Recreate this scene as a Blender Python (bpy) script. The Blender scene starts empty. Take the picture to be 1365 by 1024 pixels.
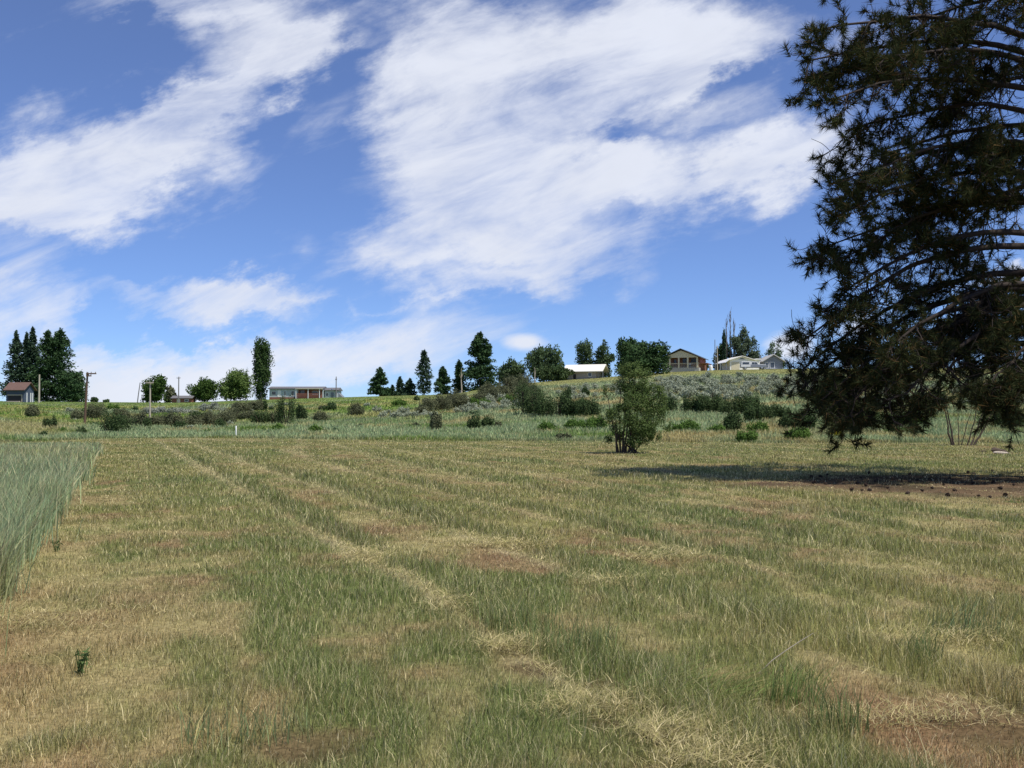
import bpy, math
import numpy as np

# ------------------------------------------------------------------ camera, sky, sun, exposure
sc = bpy.context.scene
COL = sc.collection
FPX, CX, HY, EYE = 1350.0, 682.5, 558.0, 1.6      # focal length in photo pixels, centre column, horizon row, eye height
cd = bpy.data.cameras.new('camera'); cam = bpy.data.objects.new('camera', cd); COL.objects.link(cam)
cd.sensor_width = 36.0; cd.lens = 36.0 * FPX / 1365.0; cd.clip_start = 0.1; cd.clip_end = 9000
cam.location = (0, 0, EYE)
cam.rotation_euler = (math.radians(90) + math.atan((HY - 512) / FPX), 0, 0)
sc.camera = cam
sc.view_settings.view_transform = 'Standard'; sc.view_settings.look = 'None'
sc.view_settings.gamma = 1.0; sc.view_settings.exposure = 0.55
sc.view_settings.use_curve_mapping = False

SUN_EL, SUN_AZ = math.radians(62), math.radians(122)   # azimuth from +Y clockwise towards +X: right and a little behind
ld = bpy.data.lights.new('sun', 'SUN'); sun = bpy.data.objects.new('sun', ld); COL.objects.link(sun)
ld.energy = 3.6; ld.angle = math.radians(0.5); ld.color = (1.0, 0.95, 0.87)
sun.rotation_euler = (math.pi / 2 - SUN_EL, 0, math.pi - SUN_AZ)

def build_world():
    w = bpy.data.worlds.new('World'); sc.world = w; w.use_nodes = True
    nt = w.node_tree; N, L = nt.nodes, nt.links
    for n in list(N): N.remove(n)
    def node(t, **k):
        n = N.new(t)
        for a, v in k.items(): setattr(n, a, v)
        return n
    def mth(op, a, b=None, clamp=False):
        n = node('ShaderNodeMath', operation=op, use_clamp=clamp)
        for i, v in enumerate((a, b)):
            if v is None: continue
            if isinstance(v, (int, float)): n.inputs[i].default_value = v
            else: L.new(v, n.inputs[i])
        return n.outputs[0]
    out = node('ShaderNodeOutputWorld'); bg = node('ShaderNodeBackground'); L.new(bg.outputs[0], out.inputs[0])
    bg.inputs['Strength'].default_value = 0.1
    sky = node('ShaderNodeTexSky', sky_type='NISHITA', sun_disc=False)
    sky.sun_elevation = SUN_EL; sky.sun_rotation = SUN_AZ
    sky.altitude = 1200; sky.air_density = 0.8; sky.dust_density = 0.15; sky.ozone_density = 3.0
    tint = node('ShaderNodeMixRGB', blend_type='MULTIPLY'); tint.inputs[0].default_value = 1.0
    L.new(sky.outputs[0], tint.inputs[1]); tint.inputs[2].default_value = (*SKY_TINT, 1)
    # direction -> tangent of azimuth and of elevation around the view to the hill
    tc = node('ShaderNodeTexCoord'); sp = node('ShaderNodeSeparateXYZ'); L.new(tc.outputs['Generated'], sp.inputs[0])
    ay = mth('MAXIMUM', mth('ABSOLUTE', sp.outputs[1]), 0.12)
    u = mth('DIVIDE', sp.outputs[0], ay); v = mth('DIVIDE', sp.outputs[2], ay)
    uv = node('ShaderNodeCombineXYZ'); L.new(u, uv.inputs[0]); L.new(v, uv.inputs[1])
    def noise(scale, detail, rough, rot, sx, sy, seed, dist=0.0, src=None):
        m0 = node('ShaderNodeMapping'); L.new(src or uv.outputs[0], m0.inputs[0]); m0.inputs['Rotation'].default_value = (0, 0, math.radians(rot))
        m = node('ShaderNodeMapping'); L.new(m0.outputs[0], m.inputs[0]); m.inputs['Scale'].default_value = (sx, sy, 1)
        m.inputs['Location'].default_value = (seed, seed * 1.7, seed * 0.3)
        n = node('ShaderNodeTexNoise'); L.new(m.outputs[0], n.inputs['Vector'])
        n.inputs['Scale'].default_value = scale; n.inputs['Detail'].default_value = detail
        n.inputs['Roughness'].default_value = rough; n.inputs['Distortion'].default_value = dist
        return n
    wn = noise(8, 8, 0.62, -18, 1, 1.7, 3.1)
    sub = node('ShaderNodeVectorMath', operation='SUBTRACT'); L.new(wn.outputs['Color'], sub.inputs[0]); sub.inputs[1].default_value = (.5, .5, .5)
    scl = node('ShaderNodeVectorMath', operation='SCALE'); L.new(sub.outputs[0], scl.inputs[0]); scl.inputs['Scale'].default_value = 0.16
    wuv = node('ShaderNodeVectorMath', operation='ADD'); L.new(uv.outputs[0], wuv.inputs[0]); L.new(scl.outputs[0], wuv.inputs[1])
    total = None
    for (px, py, rx, ry, rot, wgt) in CLOUDS:
        m = node('ShaderNodeMapping', vector_type='TEXTURE'); L.new((uv if rx < 50 else wuv).outputs[0], m.inputs[0])
        m.inputs['Location'].default_value = ((px - CX) / FPX, (HY - py) / FPX, 0)
        m.inputs['Rotation'].default_value = (0, 0, math.radians(rot))
        m.inputs['Scale'].default_value = (rx / FPX, ry / FPX, 1)
        g = node('ShaderNodeTexGradient', gradient_type='QUADRATIC_SPHERE' if False else 'SPHERICAL'); L.new(m.outputs[0], g.inputs[0])
        s = mth('MULTIPLY', g.outputs['Fac'], wgt)
        total = s if total is None else mth('ADD', total, s)
    n1 = noise(5, 12, 0.58, -17, 1.0, 2.6, 1.3, 0.6)
    n2 = noise(17, 9, 0.65, -20, 0.5, 2.4, 7.7, 0.8)
    f = mth('ADD', mth('MULTIPLY', mth('MINIMUM', total, 1.0), 0.98), mth('MULTIPLY', mth('SUBTRACT', n1.outputs['Fac'], 0.5), 2.0))
    f = mth('ADD', f, mth('MULTIPLY', mth('SUBTRACT', n2.outputs['Fac'], 0.5), 0.75))
    mr = node('ShaderNodeMapRange', interpolation_type='SMOOTHSTEP'); L.new(f, mr.inputs[0])
    mr.inputs[1].default_value = 0.10; mr.inputs[2].default_value = 1.25; mr.inputs[3].default_value = 0.055; mr.inputs[4].default_value = 0.95
    # cloud body: slightly greyer where another octave is low
    n3 = noise(6, 5, 0.55, -15, 1, 1.8, 12.2)
    cr = node('ShaderNodeMixRGB'); L.new(n3.outputs['Fac'], cr.inputs[0])
    cr.inputs[1].default_value = (*[c * 0.88 for c in CLOUD_COL], 1); cr.inputs[2].default_value = (*[c * 1.10 for c in CLOUD_COL], 1)
    mix = node('ShaderNodeMixRGB'); L.new(mr.outputs[0], mix.inputs[0]); L.new(tint.outputs[0], mix.inputs[1]); L.new(cr.outputs[0], mix.inputs[2])
    L.new(mix.outputs[0], bg.inputs['Color'])

SKY_TINT = (0.55, 0.685, 0.95)
CLOUD_COL = (5.5, 5.75, 6.45)
# px, py, radius x, radius y, rotation, weight: where the clouds stand in the sky
CLOUDS = [
    (310, 5, 220, 85, -6, 1.25), (310, 115, 210, 75, 22, 1.2), (130, 190, 260, 95, 6, 1.2), (60, 265, 200, 95, 8, 1.2),
    (190, 245, 210, 85, 8, 1.0), (395, 80, 80, 55, 20, .8), (5, 45, 40, 25, 0, .5),
    (30, 385, 150, 65, 0, .9), (340, 402, 180, 48, 6, 1.5), (175, 407, 62, 28, 0, .6), (404, 332, 40, 20, 60, .3),
    (320, 487, 400, 66, 3, 1.15), (30, 450, 190, 60, 0, 1.1), (120, 520, 300, 45, 0, .8), (200, 446, 260, 18, 0, -.5), (490, 500, 90, 30, 0, .3),
    (600, 40, 140, 110, 0, .8), (780, 40, 330, 130, 0, .95), (590, 210, 200, 175, 0, 1.3), (540, 295, 70, 70, 0, .35),
    (720, 215, 210, 110, 12, .9), (940, 70, 260, 120, 8, 1.0), (820, 262, 420, 70, 13, 1.15), (1060, 190, 200, 62, 14, .8),
    (710, 362, 230, 55, 12, 1.0), (560, 398, 260, 9, -1, .2), (500, 120, 60, 100, 0, .2),
    (800, 190, 90, 26, 10, -.45), (690, 300, 80, 18, 15, -.3), (980, 120, 90, 22, 12, -.4), (640, 345, 60, 14, 5, -.3),
    (100, 62, 150, 42, 6, -.6), (480, 160, 50, 150, -8, -.5),
    (700, 457, 36, 15, 0, 1.3), (1052, 462, 44, 26, 0, 1.6), (1330, 372, 90, 26, -8, 1.1), (1150, 445, 60, 25, 0, .8),
]
build_world()

# ------------------------------------------------------------------ small helpers
RNG = np.random.default_rng(11)
def link(o, parent=None):
    COL.objects.link(o)
    if parent is not None: o.parent = parent
    return o
def tag(o, label=None, cat=None, group=None, kind=None):
    if label: o['label'] = label
    if cat: o['category'] = cat
    if group: o['group'] = group
    if kind: o['kind'] = kind
    return o
def thing(name, label, cat, loc=(0, 0, 0), rz=0.0, group=None):
    o = bpy.data.objects.new(name, None); o.empty_display_size = 0.3
    o.location = loc; o.rotation_euler = (0, 0, rz); link(o)
    return tag(o, label, cat, group)
def copy_tree(o, parent=None):
    c = o.copy(); COL.objects.link(c)
    if parent is not None: c.parent = parent
    for ch in list(o.children): copy_tree(ch, c)
    return c
def build(name, V, F, mat, parent=None, col=None, smooth=False):
    V = np.asarray(V, dtype=np.float32).reshape(-1, 3); F = np.asarray(F, dtype=np.int32)
    k = F.shape[1]; me = bpy.data.meshes.new(name)
    me.vertices.add(len(V)); me.vertices.foreach_set('co', V.ravel())
    me.loops.add(F.size); me.loops.foreach_set('vertex_index', F.ravel())
    me.polygons.add(len(F)); me.polygons.foreach_set('loop_start', np.arange(0, F.size, k, dtype=np.int32))
    try: me.polygons.foreach_set('loop_total', np.full(len(F), k, dtype=np.int32))
    except Exception: pass
    if smooth: me.polygons.foreach_set('use_smooth', np.ones(len(F), dtype=bool))
    me.update(calc_edges=True)
    if col is not None:
        ca = me.color_attributes.new('tint', 'FLOAT_COLOR', 'POINT')
        c4 = np.ones((len(V), 4), dtype=np.float32); c4[:, :3] = col; ca.data.foreach_set('color', c4.ravel())
    if mat is not None: me.materials.append(mat)
    return link(bpy.data.objects.new(name, me), parent)
class MB:
    """Collects polygons into one mesh."""
    def __init__(s): s.v = []; s.f = []
    def add(s, V, F):
        b = len(s.v); s.v += [tuple(map(float, p)) for p in V]; s.f += [tuple(int(i) + b for i in f) for f in F]; return s
    def box(s, x0, x1, y0, y1, z0, z1):
        V = [(x, y, z) for z in (z0, z1) for y in (y0, y1) for x in (x0, x1)]
        return s.add(V, [(0, 2, 3, 1), (4, 5, 7, 6), (0, 1, 5, 4), (2, 6, 7, 3), (0, 4, 6, 2), (1, 3, 7, 5)])
    def prism(s, prof, y0, y1):                     # profile in x, z pushed along y
        n = len(prof); V = [(x, y0, z) for x, z in prof] + [(x, y1, z) for x, z in prof]
        F = [tuple(range(n)), tuple(range(2 * n - 1, n - 1, -1))] + [(i + n, (i + 1) % n + n, (i + 1) % n, i) for i in range(n)]
        return s.add(V, F)
    def prismx(s, prof, x0, x1):                    # profile in y, z pushed along x
        n = len(prof); V = [(x0, y, z) for y, z in prof] + [(x1, y, z) for y, z in prof]
        F = [tuple(range(n)), tuple(range(2 * n - 1, n - 1, -1))] + [(i + n, (i + 1) % n + n, (i + 1) % n, i) for i in range(n)]
        return s.add(V, F)
    def tube(s, pts, rad, m=8):
        V, F = tubes(np.array([pts], float), np.array([rad], float), m); return s.add(V, F)
    def build(s, name, mat, parent=None, bevel=0.0, smooth=False):
        me = bpy.data.meshes.new(name); me.from_pydata(s.v, [], s.f); me.materials.append(mat)
        if smooth: me.polygons.foreach_set('use_smooth', [True] * len(me.polygons))
        me.update()
        import bmesh
        bm = bmesh.new(); bm.from_mesh(me); bmesh.ops.recalc_face_normals(bm, faces=bm.faces)
        if bevel: bmesh.ops.bevel(bm, geom=list(bm.edges), offset=bevel, segments=1, affect='EDGES', clamp_overlap=True)
        bm.to_mesh(me); bm.free()
        return link(bpy.data.objects.new(name, me), parent)
def unit(a): return a / np.maximum(np.linalg.norm(a, axis=-1, keepdims=True), 1e-9)
def rvec(n, rng=RNG): return unit(rng.normal(size=(n, 3)))
def tubes(P, R, m=5):
    """P (n,k,3) polylines, R (n,k) radii -> quads of n tubes, capped at the tip by the taper."""
    n, k, _ = P.shape
    T = np.gradient(P, axis=1); T = unit(T)
    ref = np.where(np.abs(T[..., 2:3]) > .9, np.array([1., 0, 0]), np.array([0, 0, 1.]))
    A = unit(np.cross(T, ref)); B = np.cross(T, A)
    a = np.arange(m) * 2 * np.pi / m
    V = P[:, :, None, :] + R[:, :, None, None] * (np.cos(a)[None, None, :, None] * A[:, :, None, :] + np.sin(a)[None, None, :, None] * B[:, :, None, :])
    idx = np.arange(n * k * m).reshape(n, k, m)
    q = np.stack([idx[:, :-1, :], np.roll(idx, -1, 2)[:, :-1, :], np.roll(idx, -1, 2)[:, 1:, :], idx[:, 1:, :]], -1)
    return V.reshape(-1, 3), q.reshape(-1, 4)
def leaves(C, A, Ln, W, rng=RNG, nrm=None):
    """Diamond leaves at C along A; nrm biases the face normal."""
    n = len(C)
    r = rvec(n, rng)
    if nrm is not None: r = unit(nrm + 0.75 * r)
    B = unit(np.cross(A, r))
    Ln = np.broadcast_to(Ln, (n,))[:, None] / 2; W = np.broadcast_to(W, (n,))[:, None] / 2
    V = np.stack([C - A * Ln, C + B * W, C + A * Ln, C - B * W], 1).reshape(-1, 3)
    return V, np.arange(n * 4).reshape(n, 4)
# value noise in the ground plane
def _hash(i, j, s):
    h = (i * 374761393 + j * 668265263 + s * 1442695041) & 0xffffffff
    h = ((h ^ (h >> 13)) * 1274126177) & 0xffffffff
    return ((h ^ (h >> 16)) & 0xffff) / 65535.0
def vnoise(x, y, s=0):
    xi = np.floor(x).astype(np.int64); yi = np.floor(y).astype(np.int64); fx = x - xi; fy = y - yi
    fx = fx * fx * (3 - 2 * fx); fy = fy * fy * (3 - 2 * fy)
    a, b, c, d = _hash(xi, yi, s), _hash(xi + 1, yi, s), _hash(xi, yi + 1, s), _hash(xi + 1, yi + 1, s)
    return (a * (1 - fx) + b * fx) * (1 - fy) + (c * (1 - fx) + d * fx) * fy
def fbm(x, y, s=0, o=4):
    t = 0; w = 0
    for i in range(o):
        t = t + vnoise(x * 2 ** i + 17.3 * i, y * 2 ** i - 9.1 * i, s + i) * .5 ** i; w += .5 ** i
    return t / w
def sstep(a, b, x):
    t = np.clip((x - a) / (b - a), 0, 1); return t * t * (3 - 2 * t)
def lerp(a, b, t):
    a = np.asarray(a, float); b = np.asarray(b, float); t = np.asarray(t)[..., None]; return a * (1 - t) + b * t

# ------------------------------------------------------------------ the lie of the land
SKX = [-400, 0, 110, 240, 350, 450, 520, 600, 650, 700, 750, 810, 880, 950, 1050, 1365, 1800]
SKY = [538, 535, 536, 537, 533, 530, 528, 526, 518, 511, 507, 503, 497, 494, 492, 490, 488]
YCX = [-400, 100, 450, 700, 900, 1100, 1800]
YC = [262, 262, 268, 232, 240, 240, 240]
Y0X = [-400, 0, 150, 300, 450, 700, 1000, 1365, 1800]
Y0 = [64, 66, 82, 84, 78, 72, 68, 68, 68]
def pcol(X, Y): return CX + FPX * X / np.maximum(Y, 2.0)
def ground(X, Y):
    X = np.asarray(X, float); Y = np.asarray(Y, float); p = np.clip(pcol(X, Y), -400, 1800)
    yc = np.interp(p, YCX, YC); y0 = np.interp(p, Y0X, Y0)
    zc = EYE + (HY - np.interp(p, SKX, SKY)) * yc / FPX
    s = np.clip((Y - y0) / (yc - y0), 0, 1); sm = s * s * (3 - 2 * s)
    z = zc * (.52 * s + .48 * sm ** 1.2) - .012 * np.maximum(Y - yc, 0)
    bump = (fbm(X * .08, Y * .08, 5, 3) - .5) * 1.3 * sstep(.12, .4, s) * (1 - sstep(.6, .85, s))
    return z + bump + (fbm(X * .35, Y * .35, 9, 3) - .5) * .09
def zone(X, Y):
    p = np.clip(pcol(X, Y), -400, 1800); y0 = np.interp(p, Y0X, Y0); yc = np.interp(p, YCX, YC)
    return p, (Y - y0) / (yc - y0)
def at(px, py):
    """Ground point seen in photo column px, row py."""
    Y = np.concatenate([np.arange(4, 60, .1), np.arange(60, 300, .5)]); X = (px - CX) / FPX * Y
    r = HY - (ground(X, Y) - EYE) * FPX / Y
    yc = float(np.interp(px, YCX, YC)); ok = (r <= py) & (Y <= yc)
    y = float(Y[np.argmax(ok)]) if ok.any() else yc
    x = (px - CX) / FPX * y
    return np.array([x, y, float(ground(x, y))])
def atY(px, Y): x = (px - CX) / FPX * Y; return np.array([x, Y, float(ground(x, Y))])

STRAW = np.array([.41, .355, .165]); GREEN = np.array([.178, .21, .072]); BROWN = np.array([.30, .205, .11])
OLIVE = np.array([.27, .26, .095]); BLUE = np.array([.262, .322, .17]); LUSH = np.array([.16, .24, .055]); SOIL = np.array([.13, .095, .065])
PALE = np.array([.50, .43, .25])
ULINES = [(-1.0, .6), (.9, .15), (2.8, 1.0), (4.7, .9), (6.8, .7), (8.8, .6), (10.9, .5), (13.2, .5), (15.6, .5), (18.4, .5), (21.4, .5), (25, .5), (29, .4), (34, .4), (40, .4)]
def hayness(X, Y):
    """0..1: how much cut hay lies here (the mower's windrows)."""
    u = X + .39 * Y + (fbm(X * .4, Y * .3, 31, 2) - .5) * .30 - .0012 * Y * Y * sstep(4, 12, X + .39 * Y)
    h = np.zeros_like(u)
    bright = {2.8: sstep(8.2, 9.2, Y) * sstep(15.5, 13.5, Y) + .9 * sstep(5.9, 6.2, Y) * sstep(7.0, 6.7, Y), 4.7: sstep(10.6, 11.4, Y) * sstep(15, 13.8, Y), 6.8: .7 * sstep(10, 11, Y) * sstep(14, 12.5, Y)}
    for c, a in ULINES:
        patch = (.34 + .3 * sstep(12, 24, Y) + .36 * sstep(.48, .66, fbm(X * .30 + c * 3, Y * .30, 40, 3))) * (.55 + .45 * fbm(X * 2.5, Y * 2.5, 44, 2))
        if c in bright: patch = np.maximum(patch * .7, bright[c] * (.45 + .55 * sstep(.3, .55, fbm(X * 2.2, Y * 2.2, 46, 3))))
        h = np.maximum(h, a * patch * np.exp(-((u - c) / (.07 + .006 * np.minimum(Y, 30))) ** 2))
    return h, u
PINE = np.array([15.2, 27.0])
def strip(u, Y):
    """1 where a strip the mower missed stands taller, just right of each windrow."""
    m = np.zeros_like(u)
    for c, a in ULINES[1:8]: m = np.maximum(m, sstep(.03, .14, u - c) * sstep(.95, .35, u - c) * min(1, a * 1.15 - .1))
    return m * sstep(70, 25, Y)
SPOTS = [(820, 912, .20), (882, 982, .13), (425, 992, .30), (1335, 968, .42), (710, 888, .18), (800, 962, .12)]  # bare dirt, plus shade of a hay lump and a hollow painted dark
def dirt_and_shade_spots(X, Y):
    m = np.zeros_like(X)
    for px, py, r in SPOTS:
        y = EYE * FPX / (py - HY); x = (px - CX) / FPX * y
        m = np.maximum(m, sstep(1.25, .6, np.hypot(X - x, (Y - y) / 1.0) / r + (fbm(X * 6, Y * 6, 66, 2) - .5) * .9))
    return m
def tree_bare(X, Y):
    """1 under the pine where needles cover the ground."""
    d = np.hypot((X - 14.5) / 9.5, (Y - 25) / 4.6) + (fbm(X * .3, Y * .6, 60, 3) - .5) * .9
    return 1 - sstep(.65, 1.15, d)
def field_colour(X, Y):
    h, u = hayness(X, Y)
    big = fbm(X * .16, Y * .11, 1, 4); mid = fbm(X * .7, Y * .5, 2, 3); fine = fbm(X * 3, Y * 2.2, 3, 2)
    k = np.floor((u + 1) / 1.9); stripe = np.where(np.mod(k, 2) < .5, -.10, .10) * (.6 + .8 * vnoise(k * 7.7, Y * .03, 33))
    stripe = np.where(k == 0, -.04, np.where(k == 1, .10, stripe))
    g = (big - .5) * .55 + (mid - .5) * .85 + (fine - .5) * .9 + stripe + .53
    tall_ = strip(u, Y); g = g + .42 * tall_ * (.4 + mid)
    g = g - .20 * sstep(8.5, 4.8, Y) - .16 * sstep(2, 6, X) * sstep(10, 5, Y) + .05 * sstep(9, 14, Y) + .12 * sstep(16, 38, Y)
    near_l = sstep(0, 1, (.9 - u) / 1.2) * sstep(40, 12, Y); g = g - .12 * near_l
    dry = lerp(STRAW, BROWN + np.array([.0, -.02, -.01]) * sstep(9, 5, Y)[..., None], np.clip(.42 + (fbm(X * .8, Y * .55, 7, 3) - .5) * 2.2, 0, 1))
    grn = lerp(OLIVE, GREEN, np.clip(.5 + (fbm(X * .35, Y * .3, 8, 3) - .5) * 2.4, 0, 1))
    c = lerp(dry, grn, sstep(.2, .8, g))
    # streaks of dry cuttings in the far half of the field
    st = sstep(.52, .7, fbm(X * .05 + u * .02, Y * .45, 23, 3)) * sstep(14, 34, Y)
    c = lerp(c, STRAW * .95, st * .38)
    c = lerp(c, GREEN * .72, strip(u, Y) * sstep(9, 16, Y) * .55)
    c = lerp(c, PALE * .95, np.clip(h * (1 + .3 * sstep(12, 25, Y)), 0, 1) * .78)
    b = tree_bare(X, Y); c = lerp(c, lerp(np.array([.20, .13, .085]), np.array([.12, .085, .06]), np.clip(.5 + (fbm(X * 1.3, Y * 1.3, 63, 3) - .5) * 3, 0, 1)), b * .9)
    sp = dirt_and_shade_spots(X, Y); c = lerp(c, BROWN * .48, sp * .7); b = np.maximum(b, sp * .8)
    return c, g, h, b, u
def land_colour(X, Y):
    p, s = zone(X, Y); c, g, h, b, u = field_colour(X, Y)
    c = c * .62
    n = fbm(X * .06, Y * .05, 70, 4); n2 = fbm(X * .25, Y * .18, 71, 3)
    mead = lerp(BLUE * .9, STRAW * .8, sstep(.5, .72, n2 * .6 + n * .4)); mead = lerp(mead, LUSH * .85, sstep(.55, .75, fbm(X * .12, Y * .1, 72, 3)))
    slope_l = lerp(LUSH * .9, OLIVE * 1.05, sstep(.35, .65, n2)); slope_l = lerp(slope_l, BLUE * .75, sstep(.5, .7, n))
    slope_r = lerp(BLUE * .8, STRAW * .68, sstep(.45, .7, n2))
    slope = lerp(slope_l, slope_r, sstep(520, 640, p))
    lawn = lerp(np.array([.25, .25, .10]), np.array([.17, .23, .07]), sstep(420, 760, 1165 - p + (n2 - .5) * 300))
    hill = lerp(mead, slope, sstep(.12, .28, s + (n - .5) * .15)); hill = lerp(hill, lawn, sstep(.68, .8, s + (n2 - .5) * .12))
    tan = sstep(130, 40, p) * sstep(.02, .06, s) * sstep(.35, .2, s); hill = lerp(hill, STRAW * .85, tan * .7)
    return lerp(c, hill, sstep(-.03, .02, s))

# ------------------------------------------------------------------ materials
def material(name):
    m = bpy.data.materials.new(name); m.use_nodes = True; nt = m.node_tree
    for n in list(nt.nodes): nt.nodes.remove(n)
    return m, nt.nodes, nt.links
def blade_mat(name, trans=.35, vary=.35, rough=.7):
    m, N, L = material(name)
    at_ = N.new('ShaderNodeAttribute'); at_.attribute_name = 'tint'
    geo = N.new('ShaderNodeNewGeometry')
    mr = N.new('ShaderNodeMapRange'); L.new(geo.outputs['Random Per Island'], mr.inputs[0]); mr.inputs[3].default_value = 1 - vary; mr.inputs[4].default_value = 1 + vary
    mul = N.new('ShaderNodeVectorMath'); mul.operation = 'SCALE'; L.new(at_.outputs['Color'], mul.inputs[0]); L.new(mr.outputs[0], mul.inputs['Scale'])
    d = N.new('ShaderNodeBsdfDiffuse'); t = N.new('ShaderNodeBsdfTranslucent'); mx = N.new('ShaderNodeMixShader'); o = N.new('ShaderNodeOutputMaterial')
    L.new(mul.outputs[0], d.inputs[0]); L.new(mul.outputs[0], t.inputs[0]); mx.inputs[0].default_value = trans
    L.new(d.outputs[0], mx.inputs[1]); L.new(t.outputs[0], mx.inputs[2]); L.new(mx.outputs[0], o.inputs[0])
    return m
def leaf_mat(name, a, b, trans=.25, c=None, cfrac=.12, nscale=.5):
    """Leaves from colour a to colour b, island by island and clump by clump, a few of colour c."""
    m, N, L = material(name)
    geo = N.new('ShaderNodeNewGeometry'); no = N.new('ShaderNodeTexNoise'); no.inputs['Scale'].default_value = nscale; no.inputs['Detail'].default_value = 3
    L.new(geo.outputs['Position'], no.inputs['Vector'])
    ad = N.new('ShaderNodeMath'); ad.operation = 'MULTIPLY_ADD'; L.new(geo.outputs['Random Per Island'], ad.inputs[0]); ad.inputs[1].default_value = .6
    mr = N.new('ShaderNodeMapRange'); L.new(no.outputs['Fac'], mr.inputs[0]); mr.inputs[1].default_value = .3; mr.inputs[2].default_value = .7; mr.inputs[3].default_value = -.1; mr.inputs[4].default_value = .5
    L.new(mr.outputs[0], ad.inputs[2])
    mx = N.new('ShaderNodeMixRGB'); L.new(ad.outputs[0], mx.inputs[0]); mx.inputs[1].default_value = (*a, 1); mx.inputs[2].default_value = (*b, 1); mx.use_clamp = True
    colr = mx.outputs[0]
    if c is not None:
        gt = N.new('ShaderNodeMath'); gt.operation = 'LESS_THAN'; L.new(geo.outputs['Random Per Island'], gt.inputs[0]); gt.inputs[1].default_value = cfrac
        m2 = N.new('ShaderNodeMixRGB'); L.new(gt.outputs[0], m2.inputs[0]); L.new(colr, m2.inputs[1]); m2.inputs[2].default_value = (*c, 1); colr = m2.outputs[0]
    d = N.new('ShaderNodeBsdfDiffuse'); t = N.new('ShaderNodeBsdfTranslucent'); s = N.new('ShaderNodeMixShader'); o = N.new('ShaderNodeOutputMaterial')
    L.new(colr, d.inputs[0]); L.new(colr, t.inputs[0]); s.inputs[0].default_value = trans
    L.new(d.outputs[0], s.inputs[1]); L.new(t.outputs[0], s.inputs[2]); L.new(s.outputs[0], o.inputs[0])
    return m
def solid(name, col, rough=.7, metal=0.0, noise=0.25, scale=4.0, stretch=(1, 1, 1), spec=.3):
    m, N, L = material(name)
    tc = N.new('ShaderNodeTexCoord'); mp = N.new('ShaderNodeMapping'); L.new(tc.outputs['Object'], mp.inputs[0]); mp.inputs['Scale'].default_value = stretch
    no = N.new('ShaderNodeTexNoise'); no.inputs['Scale'].default_value = scale; no.inputs['Detail'].default_value = 5; L.new(mp.outputs[0], no.inputs['Vector'])
    mx = N.new('ShaderNodeMixRGB'); L.new(no.outputs['Fac'], mx.inputs[0])
    mx.inputs[1].default_value = (*[c * (1 - noise) for c in col], 1); mx.inputs[2].default_value = (*[min(1, c * (1 + noise)) for c in col], 1)
    p = N.new('ShaderNodeBsdfPrincipled'); L.new(mx.outputs[0], p.inputs['Base Color']); p.inputs['Roughness'].default_value = rough; p.inputs['Metallic'].default_value = metal
    p.inputs['Specular IOR Level'].default_value = spec
    o = N.new('ShaderNodeOutputMaterial'); L.new(p.outputs[0], o.inputs[0])
    return m
def ground_mat():
    m, N, L = material('field_soil_and_thatch')
    at_ = N.new('ShaderNodeAttribute'); at_.attribute_name = 'tint'
    geo = N.new('ShaderNodeNewGeometry')
    cur = at_.outputs['Color']
    for sc_, lo, hi in ((22, .55, 1.45), (3.0, .75, 1.25), (.5, .85, 1.15)):
        no = N.new('ShaderNodeTexNoise'); no.inputs['Scale'].default_value = sc_; no.inputs['Detail'].default_value = 5; no.inputs['Roughness'].default_value = .65
        L.new(geo.outputs['Position'], no.inputs['Vector'])
        mr = N.new('ShaderNodeMapRange'); L.new(no.outputs['Fac'], mr.inputs[0]); mr.inputs[1].default_value = .3; mr.inputs[2].default_value = .7; mr.inputs[3].default_value = lo; mr.inputs[4].default_value = hi
        mu = N.new('ShaderNodeVectorMath'); mu.operation = 'SCALE'; L.new(cur, mu.inputs[0]); L.new(mr.outputs[0], mu.inputs['Scale']); cur = mu.outputs[0]
    d = N.new('ShaderNodeBsdfDiffuse'); L.new(cur, d.inputs[0]); o = N.new('ShaderNodeOutputMaterial'); L.new(d.outputs[0], o.inputs[0])
    return m
M = {}
M['blade'] = blade_mat('grass_blades', .38, .55); M['meadow_blade'] = blade_mat('meadow_blades', .38, .30); M['ground'] = ground_mat()
M['bark'] = solid('brown_bark', (.085, .062, .045), .9, noise=.5, scale=14, stretch=(1, 1, .25))
M['bark_grey'] = solid('grey_bark', (.16, .14, .12), .9, noise=.4, scale=10, stretch=(1, 1, .25))
M['deadwood'] = solid('bleached_wood', (.42, .36, .29), .9, noise=.3, scale=8, stretch=(1, 1, .2))
M['limb'] = solid('dark_limb_bark', (.038, .028, .022), .9, noise=.4, scale=14)
M['needles'] = leaf_mat('pine_needles', (.022, .032, .014), (.066, .076, .032), .14, (.15, .095, .04), .10, .8)
M['conifer'] = leaf_mat('far_conifer', (.025, .055, .024), (.075, .125, .052), .10)
M['conifer_blue'] = leaf_mat('far_pine', (.028, .055, .034), (.078, .118, .07), .10)
M['poplar'] = leaf_mat('poplar_leaf', (.026, .055, .020), (.085, .13, .045), .15)
M['round_green'] = leaf_mat('round_tree_leaf', (.03, .065, .015), (.10, .16, .045), .22)
M['light_green'] = leaf_mat('light_tree_leaf', (.06, .11, .025), (.17, .23, .075), .25)
M['dull_green'] = leaf_mat('dull_tree_leaf', (.042, .078, .034), (.12, .165, .078), .2)
M['aspen'] = leaf_mat('grey_green_leaf', (.06, .095, .055), (.16, .20, .12), .25)
M['juniper'] = leaf_mat('juniper_sprays', (.024, .056, .020), (.08, .125, .052), .08)
M['thicket'] = leaf_mat('dark_thicket_leaf', (.030, .058, .022), (.095, .13, .055), .15)
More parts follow.
